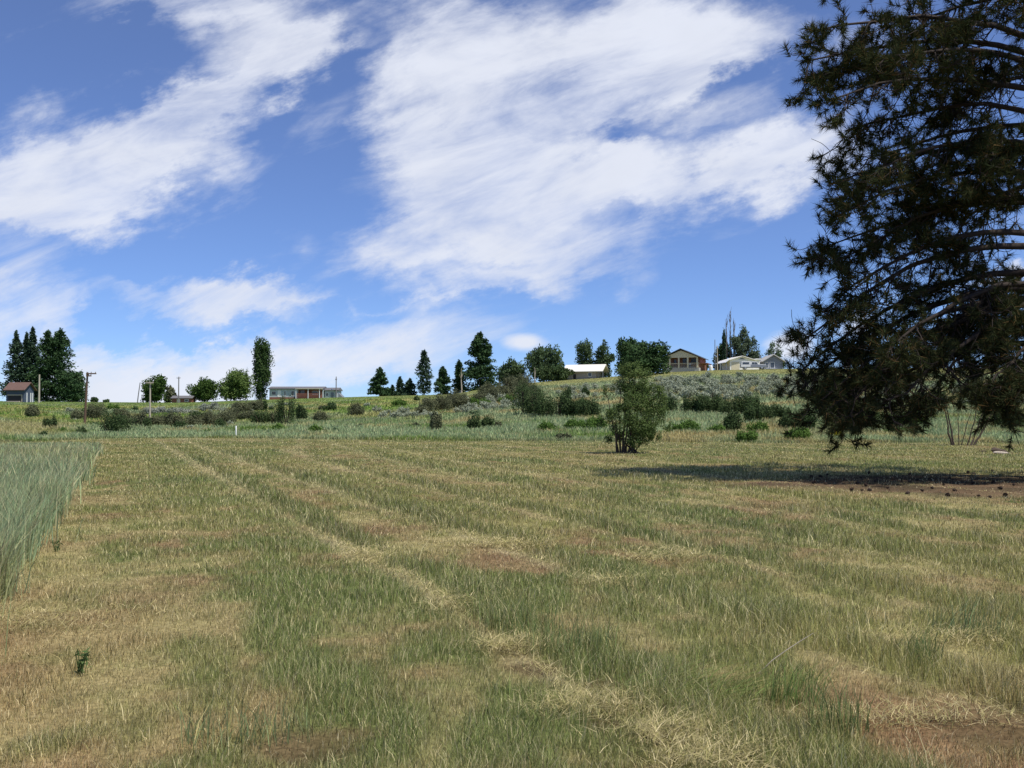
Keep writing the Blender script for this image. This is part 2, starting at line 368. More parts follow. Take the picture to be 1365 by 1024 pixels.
M['brown_bush'] = leaf_mat('brown_grey_bush', (.070, .080, .045), (.17, .18, .10), .15)
M['bright_bush'] = leaf_mat('bright_bush_leaf', (.06, .12, .025), (.15, .24, .06), .25)
M['sage'] = leaf_mat('sagebrush_leaf', (.21, .24, .17), (.40, .43, .31), .12)
M['white_bush'] = leaf_mat('pale_flowering_bush', (.16, .18, .13), (.40, .42, .36), .15)
M['shrub'] = leaf_mat('shrub_leaf', (.045, .085, .025), (.155, .21, .07), .28, (.17, .21, .09), .10, 1.2)
M['yellow'] = leaf_mat('yellow_flower', (.40, .36, .02), (.55, .48, .03), .15)
M['weed'] = leaf_mat('weed_leaf', (.06, .105, .035), (.14, .20, .075), .3)

# ------------------------------------------------------------------ ground sheet
def make_ground():
    dense = np.linspace(-36, 36, 520); rest = np.linspace(36, 324, 73)[1:-1]
    ang = np.radians(np.concatenate([dense, rest])); na = len(ang)
    rad = np.concatenate([[.6, 1.5, 2.5, 3.2], np.geomspace(3.8, 300, 430), np.geomspace(310, 6500, 30)]); nr = len(rad)
    A, R = np.meshgrid(ang, rad); X = (R * np.sin(A)).ravel(); Y = (R * np.cos(A)).ravel()
    Z = ground(X, Y); V = np.stack([X, Y, Z], 1)
    V = np.vstack([V, [[0, 0, float(ground(0., 0.))]]])
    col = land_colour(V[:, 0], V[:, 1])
    i = np.arange(nr * na).reshape(nr, na); j = np.roll(i, -1, 1)
    F = np.stack([i[:-1], j[:-1], j[1:], i[1:]], -1).reshape(-1, 4)[:, ::-1]
    hub = np.stack([np.full(na, nr * na), j[0], i[0], i[0]], 1)
    F = np.stack([i[:-1], i[1:], j[1:], j[:-1]], -1).reshape(-1, 4)
    F = np.vstack([np.stack([F[:, 0], F[:, 1], F[:, 2]], 1), np.stack([F[:, 0], F[:, 2], F[:, 3]], 1), hub[:, :3]])
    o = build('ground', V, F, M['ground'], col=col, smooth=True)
    tag(o, kind='structure')
make_ground()

# ------------------------------------------------------------------ grass
def blades(P, h, w, lean, yaw, col):
    n = len(P); wv = np.stack([np.cos(yaw), np.sin(yaw), np.zeros(n)], 1) * (w / 2)[:, None]
    mid = P + np.stack([lean[:, 0] * .32, lean[:, 1] * .32, h * .58], 1); tip = P + np.stack([lean[:, 0], lean[:, 1], h], 1)
    V = np.stack([P - wv, P + wv, mid - wv * .8, mid + wv * .8, tip], 1)
    b = np.arange(n)[:, None] * 5
    F = np.concatenate([b + [0, 1, 3], b + [0, 3, 2], b + [2, 3, 4]], 1).reshape(-1, 3)
    C = np.repeat(col, 5, axis=0)
    return V.reshape(-1, 3), F, C
def scatter(n, d0, d1, power, rng, half=.56, margin=3.0):
    """Points in front of the camera; their number per metre of depth falls with distance."""
    q = rng.random(n); e = 1 - power
    d = (d0 ** e + q * (d1 ** e - d0 ** e)) ** (1 / e)
    x = (rng.random(n) * 2 - 1) * (d * half + margin)
    return x, d
def lod(d): return np.maximum(1.0, d / 6.0)

def mown_grass():
    rng = np.random.default_rng(3); x, y = scatter(860000, 3.4, 84, 1.22, rng)
    p, s = zone(x, y); c, g, h, b, u = field_colour(x, y)
    keep = (s < .01) & ~((u < -1.0) & (y < 58)) & (rng.random(len(x)) > b * .75) & (rng.random(len(x)) > h * .8)
    x, y, c, g, h, b, u = [a[keep] for a in (x, y, c, g, h, b, u)]; n = len(x)
    clump = fbm(x * 2.2, y * 2.2, 81, 2)
    hh = (.030 + .038 * sstep(.25, .85, g) + .028 * sstep(.5, .75, clump)) * rng.uniform(.45, 1.35, n) * (1 - .35 * b) * (1 + .9 * strip(u, y) * (.5 + clump))
    tall = rng.random(n) < .03; hh[tall] *= 1.9
    k = rng.random(n)
    c = c * np.array([1.0, 1.0, 1.0])
    c = np.where((k < .24)[:, None], lerp(c, PALE * 1.2, np.full(n, .7)), c); c = np.where((k > .80)[:, None], lerp(c, GREEN * .8, np.full(n, .6)), c)
    c = np.where(((k > .72) & (k < .80))[:, None], lerp(c, BROWN * .8, np.full(n, .6)), c)
    lean = rng.normal(size=(n, 2)) * (hh * .36)[:, None] + np.array([.003, -.002])
    w = .0030 * lod(y) * rng.uniform(.6, 1.5, n)
    V, F, C = blades(np.stack([x, y, ground(x, y) - .005], 1), hh, w, lean, rng.uniform(0, np.pi, n), c * 1.3)
    o = build('mown_grass', V, F, M['blade'], col=C); tag(o, 'short mown green and straw coloured grass over the open field', 'grass', kind='stuff')
def cut_hay():
    rng = np.random.default_rng(4); x, y = scatter(900000, 3.4, 62, 1.15, rng)
    h, u = hayness(x, y); p, s = zone(x, y)
    keep = (rng.random(len(x)) < h * (.5 + .4 * sstep(7, 12, y))) & (s < 0) & (u > -1.3)
    x, y, h = x[keep], y[keep], h[keep]
    extra = []
    # the thick lumps left where the mower turned, and the pale trail that runs out of the frame
    for px, py, rx, ry, m in ((690, 868, .26, .18, 1300), (490, 745, .32, .6, 1500), (600, 810, .25, .4, 700), (670, 728, .6, .3, 1300), (820, 780, .35, .3, 700),
                              (880, 745, .5, .4, 900), (800, 950, .36, .20, 1500), (900, 985, .26, .16, 1100), (960, 1018, .3, .2, 1300), (1250, 855, .6, .18, 900), (1190, 965, .55, .12, 800), (40, 830, .7, .5, 900)):
        c = at(px, py); extra.append(np.stack([c[0] + rng.normal(size=m) * rx * .6, c[1] + rng.normal(size=m) * ry * .6, np.full(m, 1.0)], 1))
    E = np.vstack(extra); x = np.r_[x, E[:, 0]]; y = np.r_[y, E[:, 1]]; h = np.r_[h, E[:, 2]]; n = len(x)
    z = ground(x, y) + rng.random(n) ** 1.5 * .10 * h
    a = rng.normal(size=n) * 1.1 + .9; ln = rng.uniform(.05, .17, n)
    lean = np.stack([np.cos(a) * ln, np.sin(a) * ln], 1)
    k = rng.random(n); c = lerp(PALE * 1.05, STRAW * .9, k); c = np.where((rng.random(n) < .34)[:, None], lerp(c, OLIVE, np.full(n, .75)), c)
    V, F, C = blades(np.stack([x, y, z], 1), rng.uniform(-.01, .045, n), .0034 * lod(y) * rng.uniform(.6, 1.3, n), lean, a + np.pi / 2 + rng.normal(size=n) * .5, c * 1.2)
    o = build('cut_hay', V, F, M['blade'], col=C); tag(o, 'pale cut hay lying in broken windrows along the mower tracks', 'hay', kind='stuff')
def tall_grass():
    rng = np.random.default_rng(5); x, y = scatter(520000, 5, 64, .95, rng, .58, 2.5)
    h, u = hayness(x, y); p, s = zone(x, y); edge = (fbm(x * 1.1, y * 1.1, 90, 3) - .5) * .9
    k = (x + .39 * y < -1.0 + edge + rng.exponential(.07, len(x)) - .05) & (y < 56 + 6 * fbm(x * .3, y * 0, 93, 2)) & (p > -160)
    x, y = x[k], y[k]; n = len(x)
    cl = fbm(x * .5, y * .5, 91, 3)
    hh = (.36 + .32 * cl) * (1 - .45 * sstep(30, 58, y)) * rng.uniform(.65, 1.2, n)
    c = lerp(BLUE * np.array([1.1, 1.12, 1.2]), GREEN * 1.2, np.clip(rng.random(n) * .5 + (cl - .5), 0, 1))
    yel = sstep(.52, .68, fbm(x * .35, y * .25, 97, 3)); c = lerp(c, lerp(STRAW, OLIVE, rng.random(n)), yel * .5); hd = rng.random(n) < .2; c[hd] = lerp(c[hd], PALE * .9, np.full(hd.sum(), .7)); hh[hd] *= 1.15
    lean = rng.normal(size=(n, 2)) * (hh * .26)[:, None] + np.stack([hh * .09, -hh * .02], 1)
    V, F, C = blades(np.stack([x, y, ground(x, y) - .01], 1), hh, .0050 * lod(y) * rng.uniform(.6, 1.4, n), lean, rng.uniform(0, np.pi, n), c * 1.3)
    o = build('tall_grass', V, F, M['blade'], col=C); tag(o, 'tall uncut blue-green grass standing beside the mown field', 'grass', kind='stuff')
def hill_grass():
    rng = np.random.default_rng(6); n = 330000
    y = 62 + rng.random(n) ** 1.5 * 200; x = (rng.random(n) * 2 - 1) * (y * .60 + 4)
    p, s = zone(x, y); k = (s > -.01) & (s < .985); x, y, s, p = x[k], y[k], s[k], p[k]; n = len(x)
    c = land_colour(x, y)
    cl = fbm(x * .3, y * .3, 95, 3)
    hh = np.interp(s, [0, .02, .15, .3, .66, .8, 1], [.25, .40, .45, .38, .30, .09, .05]) * (.45 + cl) * rng.uniform(.6, 1.2, n)
    q = rng.random(n); c = np.where((q < .2)[:, None], lerp(c, PALE * .8, np.full(n, .5)), c); c = np.where((q > .8)[:, None], c * .65, c)
    lean = rng.normal(size=(n, 2)) * (hh * .3)[:, None]
    V, F, C = blades(np.stack([x, y, ground(x, y) - .01], 1), hh, .0055 * lod(y) * rng.uniform(.7, 1.3, n), lean, rng.uniform(0, np.pi, n), c * 1.45)
    o = build('meadow_grass', V, F, M['meadow_blade'], col=C); tag(o, 'rough blue-green and tan grass over the rising hillside', 'grass', kind='stuff')
mown_grass(); cut_hay(); tall_grass(); hill_grass()

def tuft(px, py, n, r, h, label, colr, spread=.35, lean=(0, 0), flat=1.0, seed=0, name='grass_tuft'):
    rng = np.random.default_rng(200 + seed); c = at(px, py)
    a = rng.uniform(0, 2 * np.pi, n); rr = r * np.sqrt(rng.random(n)); P = np.stack([np.cos(a) * rr, np.sin(a) * rr * .8, np.full(n, -.01)], 1)
    hh = h * rng.uniform(.45, 1.1, n)
    ln = rng.normal(size=(n, 2)) * (hh * spread)[:, None] + np.array(lean) * hh[:, None]
    col = lerp(np.array(colr), np.array(colr) * .6, rng.random(n)); k = rng.random(n) < .28; col[k] = lerp(STRAW, OLIVE, rng.random(k.sum()))
    V, F, C = blades(P, hh * flat, .0042 * rng.uniform(.6, 1.4, n) * max(1, c[1] / 8), ln, rng.uniform(0, np.pi, n), col * 1.2)
    o = build(name, V, F, M['blade'], col=C); o.location = c
    return tag(o, label, 'grass tuft')
G1 = (.20, .27, .10); G2 = (.22, .30, .09); G3 = (.23, .29, .13)
tuft(905, 925, 420, .42, .42, 'flattened bright green grass clump bent over beside the pale hay trail', G2, .5, (.95, -.1), .45, 1)
tuft(1112, 975, 150, .16, .30, 'upright green grass tuft left of the reddish bare patch at the field bottom', G1, .28, (0, 0), 1, 2)
tuft(1225, 880, 110, .12, .26, 'narrow dark green grass tuft near the dry brown bare patch', G1, .25, (.1, 0), 1, 3)
tuft(1285, 848, 200, .28, .34, 'wide blue-green grass clump leaning toward the pine tree side', G3, .35, (.35, 0), 1, 4)
tuft(750, 870, 330, .36, .30, 'green tuft of tall grass just past the end of the main windrow', G1, .25, (0, 0), 1, 5)
tuft(1050, 940, 160, .16, .30, 'green leaning grass tuft right of the flattened clump', G2, .3, (.3, 0), 1, 6)
tuft(330, 985, 200, .34, .22, 'blue-green uncut grass clump near the lower edge of the field', G3, .35, (.05, 0), 1, 7)
tuft(690, 840, 240, .30, .28, 'green grass tuft beside the broken windrow lumps', G1, .25, (0, 0), 1, 8)
def leafy_weed(px, py, h, n, label, seed):
    rng = np.random.default_rng(300 + seed); c = at(px, py); t = thing('leafy_weed', label, 'weed', c)
    a = rng.uniform(0, 2 * np.pi, 5); k = 5
    P = np.stack([np.stack([np.cos(a) * s * h * .35, np.sin(a) * s * h * .35, np.full(5, s * h - .02)], 1) for s in np.linspace(0, 1, k)], 1)
    V, F = tubes(P, np.tile(np.linspace(.005, .002, k), (5, 1)), 4); build('stem', V, F, M['weed'], t)
    s = rng.uniform(.15, 1, n); i = rng.integers(0, 5, n); C = np.stack([np.cos(a[i]) * s * h * .35, np.sin(a[i]) * s * h * .35, s * h], 1) + rng.normal(size=(n, 3)) * h * .09
    A = unit(rng.normal(size=(n, 3)) + [0, 0, .6]); V, F = leaves(C, A, h * .34, h * .11, rng); build('foliage', V, F, M['weed'], t)
leafy_weed(112, 898, .16, 46, 'small dark leafy weed standing alone in dry grass on the near field', 1)
leafy_weed(78, 735, .14, 36, 'small dark weed beside the tall blue-green grass edge', 2)

# ------------------------------------------------------------------ trees and bushes
def conifer_crown(rng, h, r, base=.06, n=2600, gap=0.0, droop=.25, prof=.85, sz=.75):
    nb = int(170 if h > 8 else 90); n = int(n * 2.6); zb = base * h + (h * (1 - base)) * rng.random(nb) ** .85
    t = (zb - base * h) / (h * (1 - base)); L_ = r * ((1 - t) ** prof) * rng.uniform(.5, 1.2, nb) * np.minimum(1, .78 + 2.2 * t) + .12 * r * (1 - t) + .12
    az = np.arange(nb) * 2.399 + rng.normal(size=nb) * .4
    i = rng.integers(0, nb, n); w = L_[i] / L_.max(); ok = rng.random(n) < .25 + .75 * w; i = i[ok]; n = len(i)
    s = rng.uniform(.05, 1.0, n) ** .8
    if gap: ok = (s > gap); i, s = i[ok], s[ok]; n = len(i)
    d = np.stack([np.cos(az[i]), np.sin(az[i])], 1)
    dz = -droop * L_[i] * s * (1 - .5 * s) * (1 - t[i] * 1.1) + .18 * L_[i] * s * t[i]
    side = rng.normal(size=n) * .2 * L_[i] * s
    C = np.stack([d[:, 0] * L_[i] * s - d[:, 1] * side, d[:, 1] * L_[i] * s + d[:, 0] * side, zb[i] + dz + rng.normal(size=n) * (.1 + .016 * h)], 1)
    A = unit(np.stack([d[:, 0], d[:, 1], np.full(n, -.1)], 1) + rng.normal(size=(n, 3)) * .55)
    top = rng.random((60, 3)); C = np.vstack([C, np.stack([(top[:, 0] - .5) * .35 * r * (1 - top[:, 2]) * .5, (top[:, 1] - .5) * .35 * r * (1 - top[:, 2]) * .5, h * (.86 + .14 * top[:, 2])], 1)])
    A = np.vstack([A, unit(np.tile([0, 0, 1.], (60, 1)) + rng.normal(size=(60, 3)) * .4)])
    return leaves(C, A, sz * rng.uniform(.7, 1.4, len(C)), sz * .42, rng, nrm=np.tile([0, 0, .5], (len(C), 1)))
def lobe_crown(rng, lobes, n, size, flat=.9, shell=3.0, gapn=.25, up=0.0):
    lob = np.array(lobes, float); vol = lob[:, 3] * lob[:, 4] * lob[:, 5]; wts = vol ** (2 / 3); i = rng.choice(len(lob), n, p=wts / wts.sum())
    d = rvec(n, rng); q = rng.random(n) ** (1 / shell)
    wob = 1 + .22 * np.sin(d[:, 0] * 5 + i) + .18 * np.sin(d[:, 2] * 7 + d[:, 1] * 4 + i * 2)
    C = lob[i, :3] + d * lob[i, 3:6] * (q * wob)[:, None]
    if gapn:
        g = vnoise(C[:, 0] / size / 3.2 + 50, C[:, 2] / size / 3.2 + C[:, 1] * .7, 3); ok = g > gapn; C, d = C[ok], d[ok]
    ok = C[:, 2] > .02; C, d = C[ok], d[ok]; n = len(C)
    A = unit(rng.normal(size=(n, 3)) + [0, 0, up])
    return leaves(C, A, size * rng.uniform(.6, 1.4, n), size * .55, rng, nrm=d * .9 + [0, 0, .3])
def trunk_mesh(t, h, r, mat, rng, nlimb=5, start=.3, spread=.35, lean=0.0):
    k = 7; s = np.linspace(0, 1, k); P = np.stack([lean * s * h + rng.normal(size=k) * r * .3 * (s > 0), rng.normal(size=k) * r * .3 * (s > 0), s * h - .25], 1)
    V, F = tubes(P[None], (r * (1 - .8 * s))[None], 8)
    if nlimb:
        z = rng.uniform(start, .8, nlimb); a = np.arange(nlimb) * 2.4 + rng.random(nlimb); q = np.linspace(0, 1, 5)
        LP = np.stack([np.stack([lean * z * h + np.cos(a) * v * spread * h * (1 - z * .5), np.sin(a) * v * spread * h * (1 - z * .5), (z * h) + v * h * .28 * (1 - z * .4) - .25], 1) for v in q], 1)
        V2, F2 = tubes(LP, np.outer(r * .45 * (1 - .5 * z), 1 - .8 * q), 5); F = np.vstack([F, F2 + len(V)]); V = np.vstack([V, V2])
    return build('trunk', V, F, mat, t, smooth=True)
TN = [0]
def tree(name, label, px, Y, hpx, wpx, kind, mat, bark='bark', group=None, n=None, cat='tree', sink=.1, **kw):
    TN[0] += 1; rng = np.random.default_rng(500 + TN[0]); c = atY(px, Y); c[2] -= sink; sc_ = Y / FPX; h = hpx * sc_; w = wpx * sc_
    t = thing(name, label, cat, c, 0, group)
    if kind == 'conifer':
        trunk_mesh(t, h * .94, max(.12, h * .014), M[bark], rng, 0)
        V, F = conifer_crown(rng, h, w / 2, n=n or 3200, **kw)
    elif kind == 'poplar':
        trunk_mesh(t, h * .8, h * .018, M[bark], rng, 6, .12, .06)
        lobes = [(rng.normal() * w * .13, rng.normal() * w * .13, h * z, w * .34 * g, w * .34 * g, h * .13) for z in np.linspace(.07, .88, 17) for g in (math.sin(min(1, .35 + z) * math.pi * .62) if z < .6 else 1.06 - .32 * (z - .6) / .3,)]
        lobes += [(math.cos(a) * w * .27, math.sin(a) * w * .27, h * z, w * .17, w * .17, h * .15) for z in (.42, .62, .78) for a in np.arange(5) * 1.26 + z * 7]
        V, F = lobe_crown(rng, lobes, int((n or 4200) * 2.4), .5, up=1.2, shell=2.2, gapn=.12)
    else:
        trunk_mesh(t, h * .62, h * .022, M[bark], rng, 6, .25, .38)
        lobes = kw.get('lobes')
        if lobes is None:
            m = kw.get('m', 11); lobes = []
            for j in range(m):
                z = rng.uniform(kw.get('zlo', .10), .84); a = rng.uniform(0, 2 * np.pi); env = math.sqrt(max(.05, 1 - ((z - .5) / .52) ** 2)) * w * .5
                q = env * rng.uniform(.35, .78); rr = w * rng.uniform(.16, .26); lobes.append((math.cos(a) * q, math.sin(a) * q, z * h, rr, rr, min(rr * 1.05, h * .22)))
            lobes.append((0, 0, h * .46, w * .36, w * .36, h * .40)); lobes.append((w * .1, 0, h * .22, w * .36, w * .34, h * .2)); lobes.append((-w * .14, 0, h * .3, w * .3, w * .3, h * .25)); lobes.append((w * .04, 0, h * .84, w * .16, w * .16, h * .15))
        V, F = lobe_crown(rng, lobes, int((n or 2600) * 2.2), kw.get('size', .56), up=kw.get('up', 0), gapn=kw.get('gapn', .2) * .85)
    build('crown', V, F, M[mat], t)
    return t
# far left stand beside the blue cabin
GL = 'conifers beside the blue cabin'
tree('fir_tree', 'dark narrow fir behind the blue cabin roof, outermost on the left', 20, 262, 92, 42, 'conifer', 'conifer_blue', group=GL, droop=.3, gap=.15)
tree('fir_tree', 'dark fir behind the right half of the cabin roof', 34, 264, 90, 36, 'conifer', 'conifer_blue', group=GL, gap=.2)
tree('fir_tree', 'tallest thin fir spire between cabin and broad green conifers', 42, 262, 98, 36, 'conifer', 'conifer_blue', group=GL, gap=.2)
tree('fir_tree', 'broad dark green fir beside the pale pole at the cabin', 62, 258, 93, 56, 'conifer', 'conifer', group=GL, base=.02, prof=.62, n=4200)
tree('fir_tree', 'broad bushy green fir, last of the tall conifers next to the pale tree', 78, 258, 94, 66, 'conifer', 'conifer', group=GL, base=.02, prof=.58, n=5000)
tree('round_tree', 'low dark bushy tree at the foot of the tall conifers', 94, 256, 42, 40, 'round', 'conifer')
tree('round_tree', 'pale grey-green loose tree right of the tall conifers', 105, 258, 40, 30, 'round', 'dull_green', gapn=.42, n=1700)
tree('bush', 'small round bush alone on the ridge skyline', 126, 262, 7, 11, 'round', 'dull_green', n=400, cat='bush')
tree('bush', 'tiny flat bush on the bare ridge skyline', 142, 262, 4, 8, 'round', 'dull_green', n=250, cat='bush')
tree('round_tree', 'round olive green tree with pointed top behind pale T-topped pole', 206, 262, 38, 34, 'round', 'round_green', n=3200, m=14)
tree('round_tree', 'small reddish brown tree right of the olive round tree', 226, 264, 24, 16, 'round', 'brown_bush', n=900)
tree('round_tree', 'dark green round tree left of the lighter green one', 270, 262, 34, 40, 'round', 'round_green', n=3200, m=14, zlo=.15)
tree('round_tree', 'light green round tree near the foot of the poplar', 312, 258, 42, 48, 'round', 'light_green', n=3800, m=15, zlo=.15)
tree('poplar_tree', 'tall columnar dark poplar beside the long low house', 348, 262, 86, 27, 'poplar', 'poplar', 'bark_grey')
# ridge pines in the middle
GP = 'pines along the middle of the ridge'
tree('pine_tree', 'short dense pine, first of the ridge pines after the long house', 506, 262, 38, 30, 'conifer', 'conifer', group=GP, prof=.6, n=2600)
tree('pine_tree', 'tiny pine right beside the first dense pine', 523, 264, 15, 12, 'conifer', 'conifer', group=GP, n=700)
tree('pine_tree', 'small pointed pine left of the airy tall one', 533, 262, 26, 17, 'conifer', 'conifer_blue', group=GP, n=1100)
tree('pine_tree', 'small pine pressed against the airy tall one', 546, 262, 23, 20, 'conifer', 'conifer_blue', group=GP, n=1200, prof=.65)
tree('pine_tree', 'tall airy pine with open gapped branches', 565, 260, 60, 24, 'conifer', 'conifer_blue', group=GP, n=1300, gap=.2, base=.10, prof=.45, droop=.3)
tree('pine_tree', 'pointed pine between the airy pine and the pale snag', 590, 256, 38, 26, 'conifer', 'conifer', group=GP, n=1900, prof=.7)
tree('pine_tree', 'narrow pine directly behind the pale dead snag', 612, 252, 44, 18, 'conifer', 'conifer', group=GP, n=1300, prof=.5)
tree('pine_tree', 'largest dark pine on the ridge, wide and layered', 640, 248, 76, 50, 'conifer', 'conifer', group=GP, n=6000, base=.02, prof=.55, droop=.08)
tree('round_tree', 'rounded green tree on the ridge left of the pale trunk', 683, 240, 36, 40, 'round', 'dull_green', n=2600)
tree('round_tree', 'broad fan-topped tree with upright branches left of barn', 728, 236, 50, 52, 'round', 'dull_green', n=4000, up=1.5, m=16, zlo=.35)
tree('round_tree', 'low rounded tree hiding the left end of the barn', 742, 224, 20, 36, 'round', 'thicket', n=1500, zlo=.15)
tree('pine_tree', 'tall ragged tree behind the barn roof, left of its twin', 782, 250, 58, 34, 'round', 'dull_green', n=2200, gapn=.36, m=13, up=.6)
tree('pine_tree', 'ragged rounded tree behind the right end of the barn roof', 805, 250, 56, 28, 'round', 'dull_green', n=2000, gapn=.3, m=12, up=.6)
tree('juniper_tree', 'spiky dark juniper with raised tip beside the porch house', 840, 228, 52, 46, 'round', 'juniper', n=3800, up=1.6, m=13, gapn=.3, lobes=None)
tree('juniper_tree', 'broad smooth dark juniper right against the porch house', 866, 212, 46, 58, 'round', 'juniper', n=4600, m=16, zlo=.15, gapn=.12)
tree('fir_tree', 'dark spreading fir behind the thin poles by the porch house', 966, 262, 44, 36, 'conifer', 'conifer', n=2200, prof=.5, droop=.05)
tree('bush', 'grey-green bush between porch house and white tank', 936, 256, 24, 16, 'round', 'dull_green', n=900, cat='bush')
tree('aspen_tree', 'leafy grey-green aspen behind the white garage', 990, 258, 68, 28, 'round', 'aspen', 'bark_grey', n=2200, up=1.0, m=14, gapn=.3)
tree('aspen_tree', 'smaller leafy aspen leaning right behind the garage', 1005, 258, 52, 24, 'round', 'aspen', 'bark_grey', n=1400, up=.8, m=12, gapn=.3)
tree('pine_tree', 'orange-tinged small tree behind the grey house and pine', 1036, 252, 44, 26, 'round', 'dull_green', n=900, gapn=.4)
def bare_poplar(px, Y, hpx, label):
    TN[0] += 1; rng = np.random.default_rng(900 + TN[0]); c = atY(px, Y); h = hpx * Y / FPX; t = thing('bare_poplar', label, 'tree', c, 0, 'bare poplars behind the garage')
    trunk_mesh(t, h, .2, M['bark_grey'], rng, 0)
    nb = 46; z = rng.uniform(.25, .97, nb) * h; a = rng.uniform(0, 6.28, nb); L_ = rng.uniform(.8, 1.8, nb); q = np.linspace(0, 1, 4)
    P = np.stack([np.stack([np.cos(a) * L_ * .28 * v ** .7, np.sin(a) * L_ * .28 * v ** .7, z + L_ * v], 1) for v in q], 1)
    V, F = tubes(P, np.outer(np.full(nb, .05), 1 - .7 * q), 4); build('branches', V, F, M['bark_grey'], t)
for a in ((969, 258, 76, 'bare thin poplar, outermost on the left of the bare row'), (974, 259, 86, 'tallest bare grey poplar behind the garage'), (979, 258, 70, 'bare poplar nearest to the leafy aspen')): bare_poplar(*a)
tree('poplar_tree', 'small thin dark columnar tree among the bare poplars', 965.5, 258, 62, 6, 'poplar', 'conifer_blue', n=700)
def snag(px, Y, hpx, label, w=.2):
    c = atY(px, Y); h = hpx * Y / FPX; rng = np.random.default_rng(int(px)); t = thing('dead_snag', label, 'dead tree', c)
    trunk_mesh(t, h, w, M['deadwood'], rng, 4, .45, .12)
snag(615, 240, 34, 'pale dead snag in front of the narrow ridge pine')
snag(713, 226, 22, 'short white dead trunk beside the fan-topped tree', .16)

# bushes: (px, base row, width px, height px, material, label, group)
BN = [0]
def bush(px, py, wpx, hpx, mat, label, group=None, name='bush', cat='bush', size=None, dens=1.0, gapn=.2):
    BN[0] += 1; rng = np.random.default_rng(2000 + BN[0]); c = at(px, py); c[2] -= .05; s = c[1] / FPX; w, h = wpx * s * 1.05, hpx * s * 1.28
    m = max(5, int(4 + w / max(h, .3) * 3)); lobes = []
    for j in range(m):
        x = rng.uniform(-.36, .36) * w; y = rng.uniform(-.3, .3) * w; e = 1 - (abs(x) / (w * .55)) ** 2; e = math.sqrt(max(e, .05)); zt = h * e * rng.uniform(.72, 1.02)
        rz = zt * .5; r = min(w * .26, max(h * .4, w * .12)) * rng.uniform(.7, 1.15); lobes.append((x, y, zt - rz * .95, r, r, rz))
    size = size or max(.16, 1.7 * s); n = int(min(3400, 420 * dens * (w * h) / size ** 2 * .06 + 260))
    t = thing(name, label, cat, c, 0, group)
    V, F = lobe_crown(rng, lobes, n, size, up=.5, gapn=gapn); build('foliage', V, F, M[mat], t)
    k = 5; a = rng.uniform(0, 6.28, k); q = np.linspace(0, 1, 4)
    P = np.stack([np.stack([np.cos(a) * w * .25 * v, np.sin(a) * w * .25 * v, np.full(k, v * h * .7 - .1)], 1) for v in q], 1)
    V, F = tubes(P, np.outer(np.full(k, .012 * h + .01), 1 - .6 * q), 4); build('stem', V, F, M['bark'], t)
    return t
def bushes(rows, mat, label, group, **kw):
    for px, py, w, h in rows: bush(px, py, w, h, mat, label, group, **kw)
bush(45, 556, 24, 13, 'brown_bush', 'low brown bush on the green slope below the blue cabin')
bush(64, 572, 14, 13, 'thicket', 'dark green bush with upright twin top in the pale left meadow')
bush(73, 572, 8, 16, 'thicket', 'thin upright dark bush touching the twin-topped one')
bush(60, 584, 16, 8, 'thicket', 'small weedy green clump at the tall grass edge')
bush(84, 577, 11, 6, 'bright_bush', 'small light green clump left of the brown utility pole')
bush(106, 581, 16, 11, 'thicket', 'small green bush at the foot of the brown utility pole')
bush(148, 578, 54, 26, 'thicket', 'wide dark green bush right of the brown utility pole')
bush(104, 561, 20, 13, 'brown_bush', 'olive bush on the slope just left of the brown pole')
bush(128, 560, 28, 20, 'brown_bush', 'tall olive bush on the slope just right of the brown pole')
bushes([(168, 569, 30, 17), (188, 570, 22, 19), (212, 569, 26, 15), (232, 570, 24, 18), (254, 571, 30, 17), (280, 570, 26, 20), (300, 567, 30, 18), (160, 556, 22, 10)], 'brown_bush', 'grey-brown hedge bush in the long row below the left ridge', 'grey-brown hedge bushes below the left ridge')
bushes([(198, 572, 14, 12), (242, 573, 18, 10), (292, 572, 18, 11), (262, 559, 18, 9)], 'thicket', 'dark green bush among the grey-brown hedge below the left ridge', 'green bushes in the left hedge')
bushes([(200, 552, 18, 8), (214, 551, 16, 8), (230, 552, 18, 7), (245, 552, 16, 7), (272, 548, 16, 8), (284, 546, 16, 9)], 'white_bush', 'pale whitish flowering bush above the grey-brown hedge', 'pale flowering bushes above the left hedge')
bushes([(322, 551, 26, 14), (340, 549, 22, 15), (334, 560, 28, 11), (312, 561, 24, 16)], 'brown_bush', 'purplish brown bush on the slope below the poplar', 'brown bushes below the poplar')
bush(352, 548, 13, 14, 'thicket', 'small dark upright bush at the corner of the long house yard')
bush(382, 567, 26, 36, 'thicket', 'tall dark upright bush on the slope below the long house')
bush(402, 560, 14, 20, 'thicket', 'narrow dark bush right of the tall upright one')
bush(348, 567, 32, 18, 'thicket', 'low dark bush left of the tall upright one')
bush(366, 566, 20, 15, 'brown_bush', 'dull olive bush tucked left against the tall upright one')
bush(422, 563, 36, 13, 'brown_bush', 'wide low olive bush below the right end of the long house')
bush(440, 547, 22, 7, 'thicket', 'low dark green bush strip below the right end of the long house')
bush(474, 555, 20, 15, 'brown_bush', 'round grey-brown bush on the open green slope')
bush(421, 578, 17, 11, 'bright_bush', 'fresh green bush at the meadow edge, left one')
bush(373, 575, 20, 9, 'bright_bush', 'low fresh green clump near the white post')
bush(532, 541, 20, 7, 'bright_bush', 'low green bush below the small ridge pines')
bush(556, 535, 8, 6, 'thicket', 'tiny dark bush below the airy tall pine')
bushes([(572, 549, 28, 16), (588, 548, 30, 20), (604, 546, 30, 22), (618, 544, 26, 16), (560, 552, 22, 11)], 'brown_bush', 'olive brown bush in the thicket below the pointed ridge pines', 'olive thicket below the ridge pines')
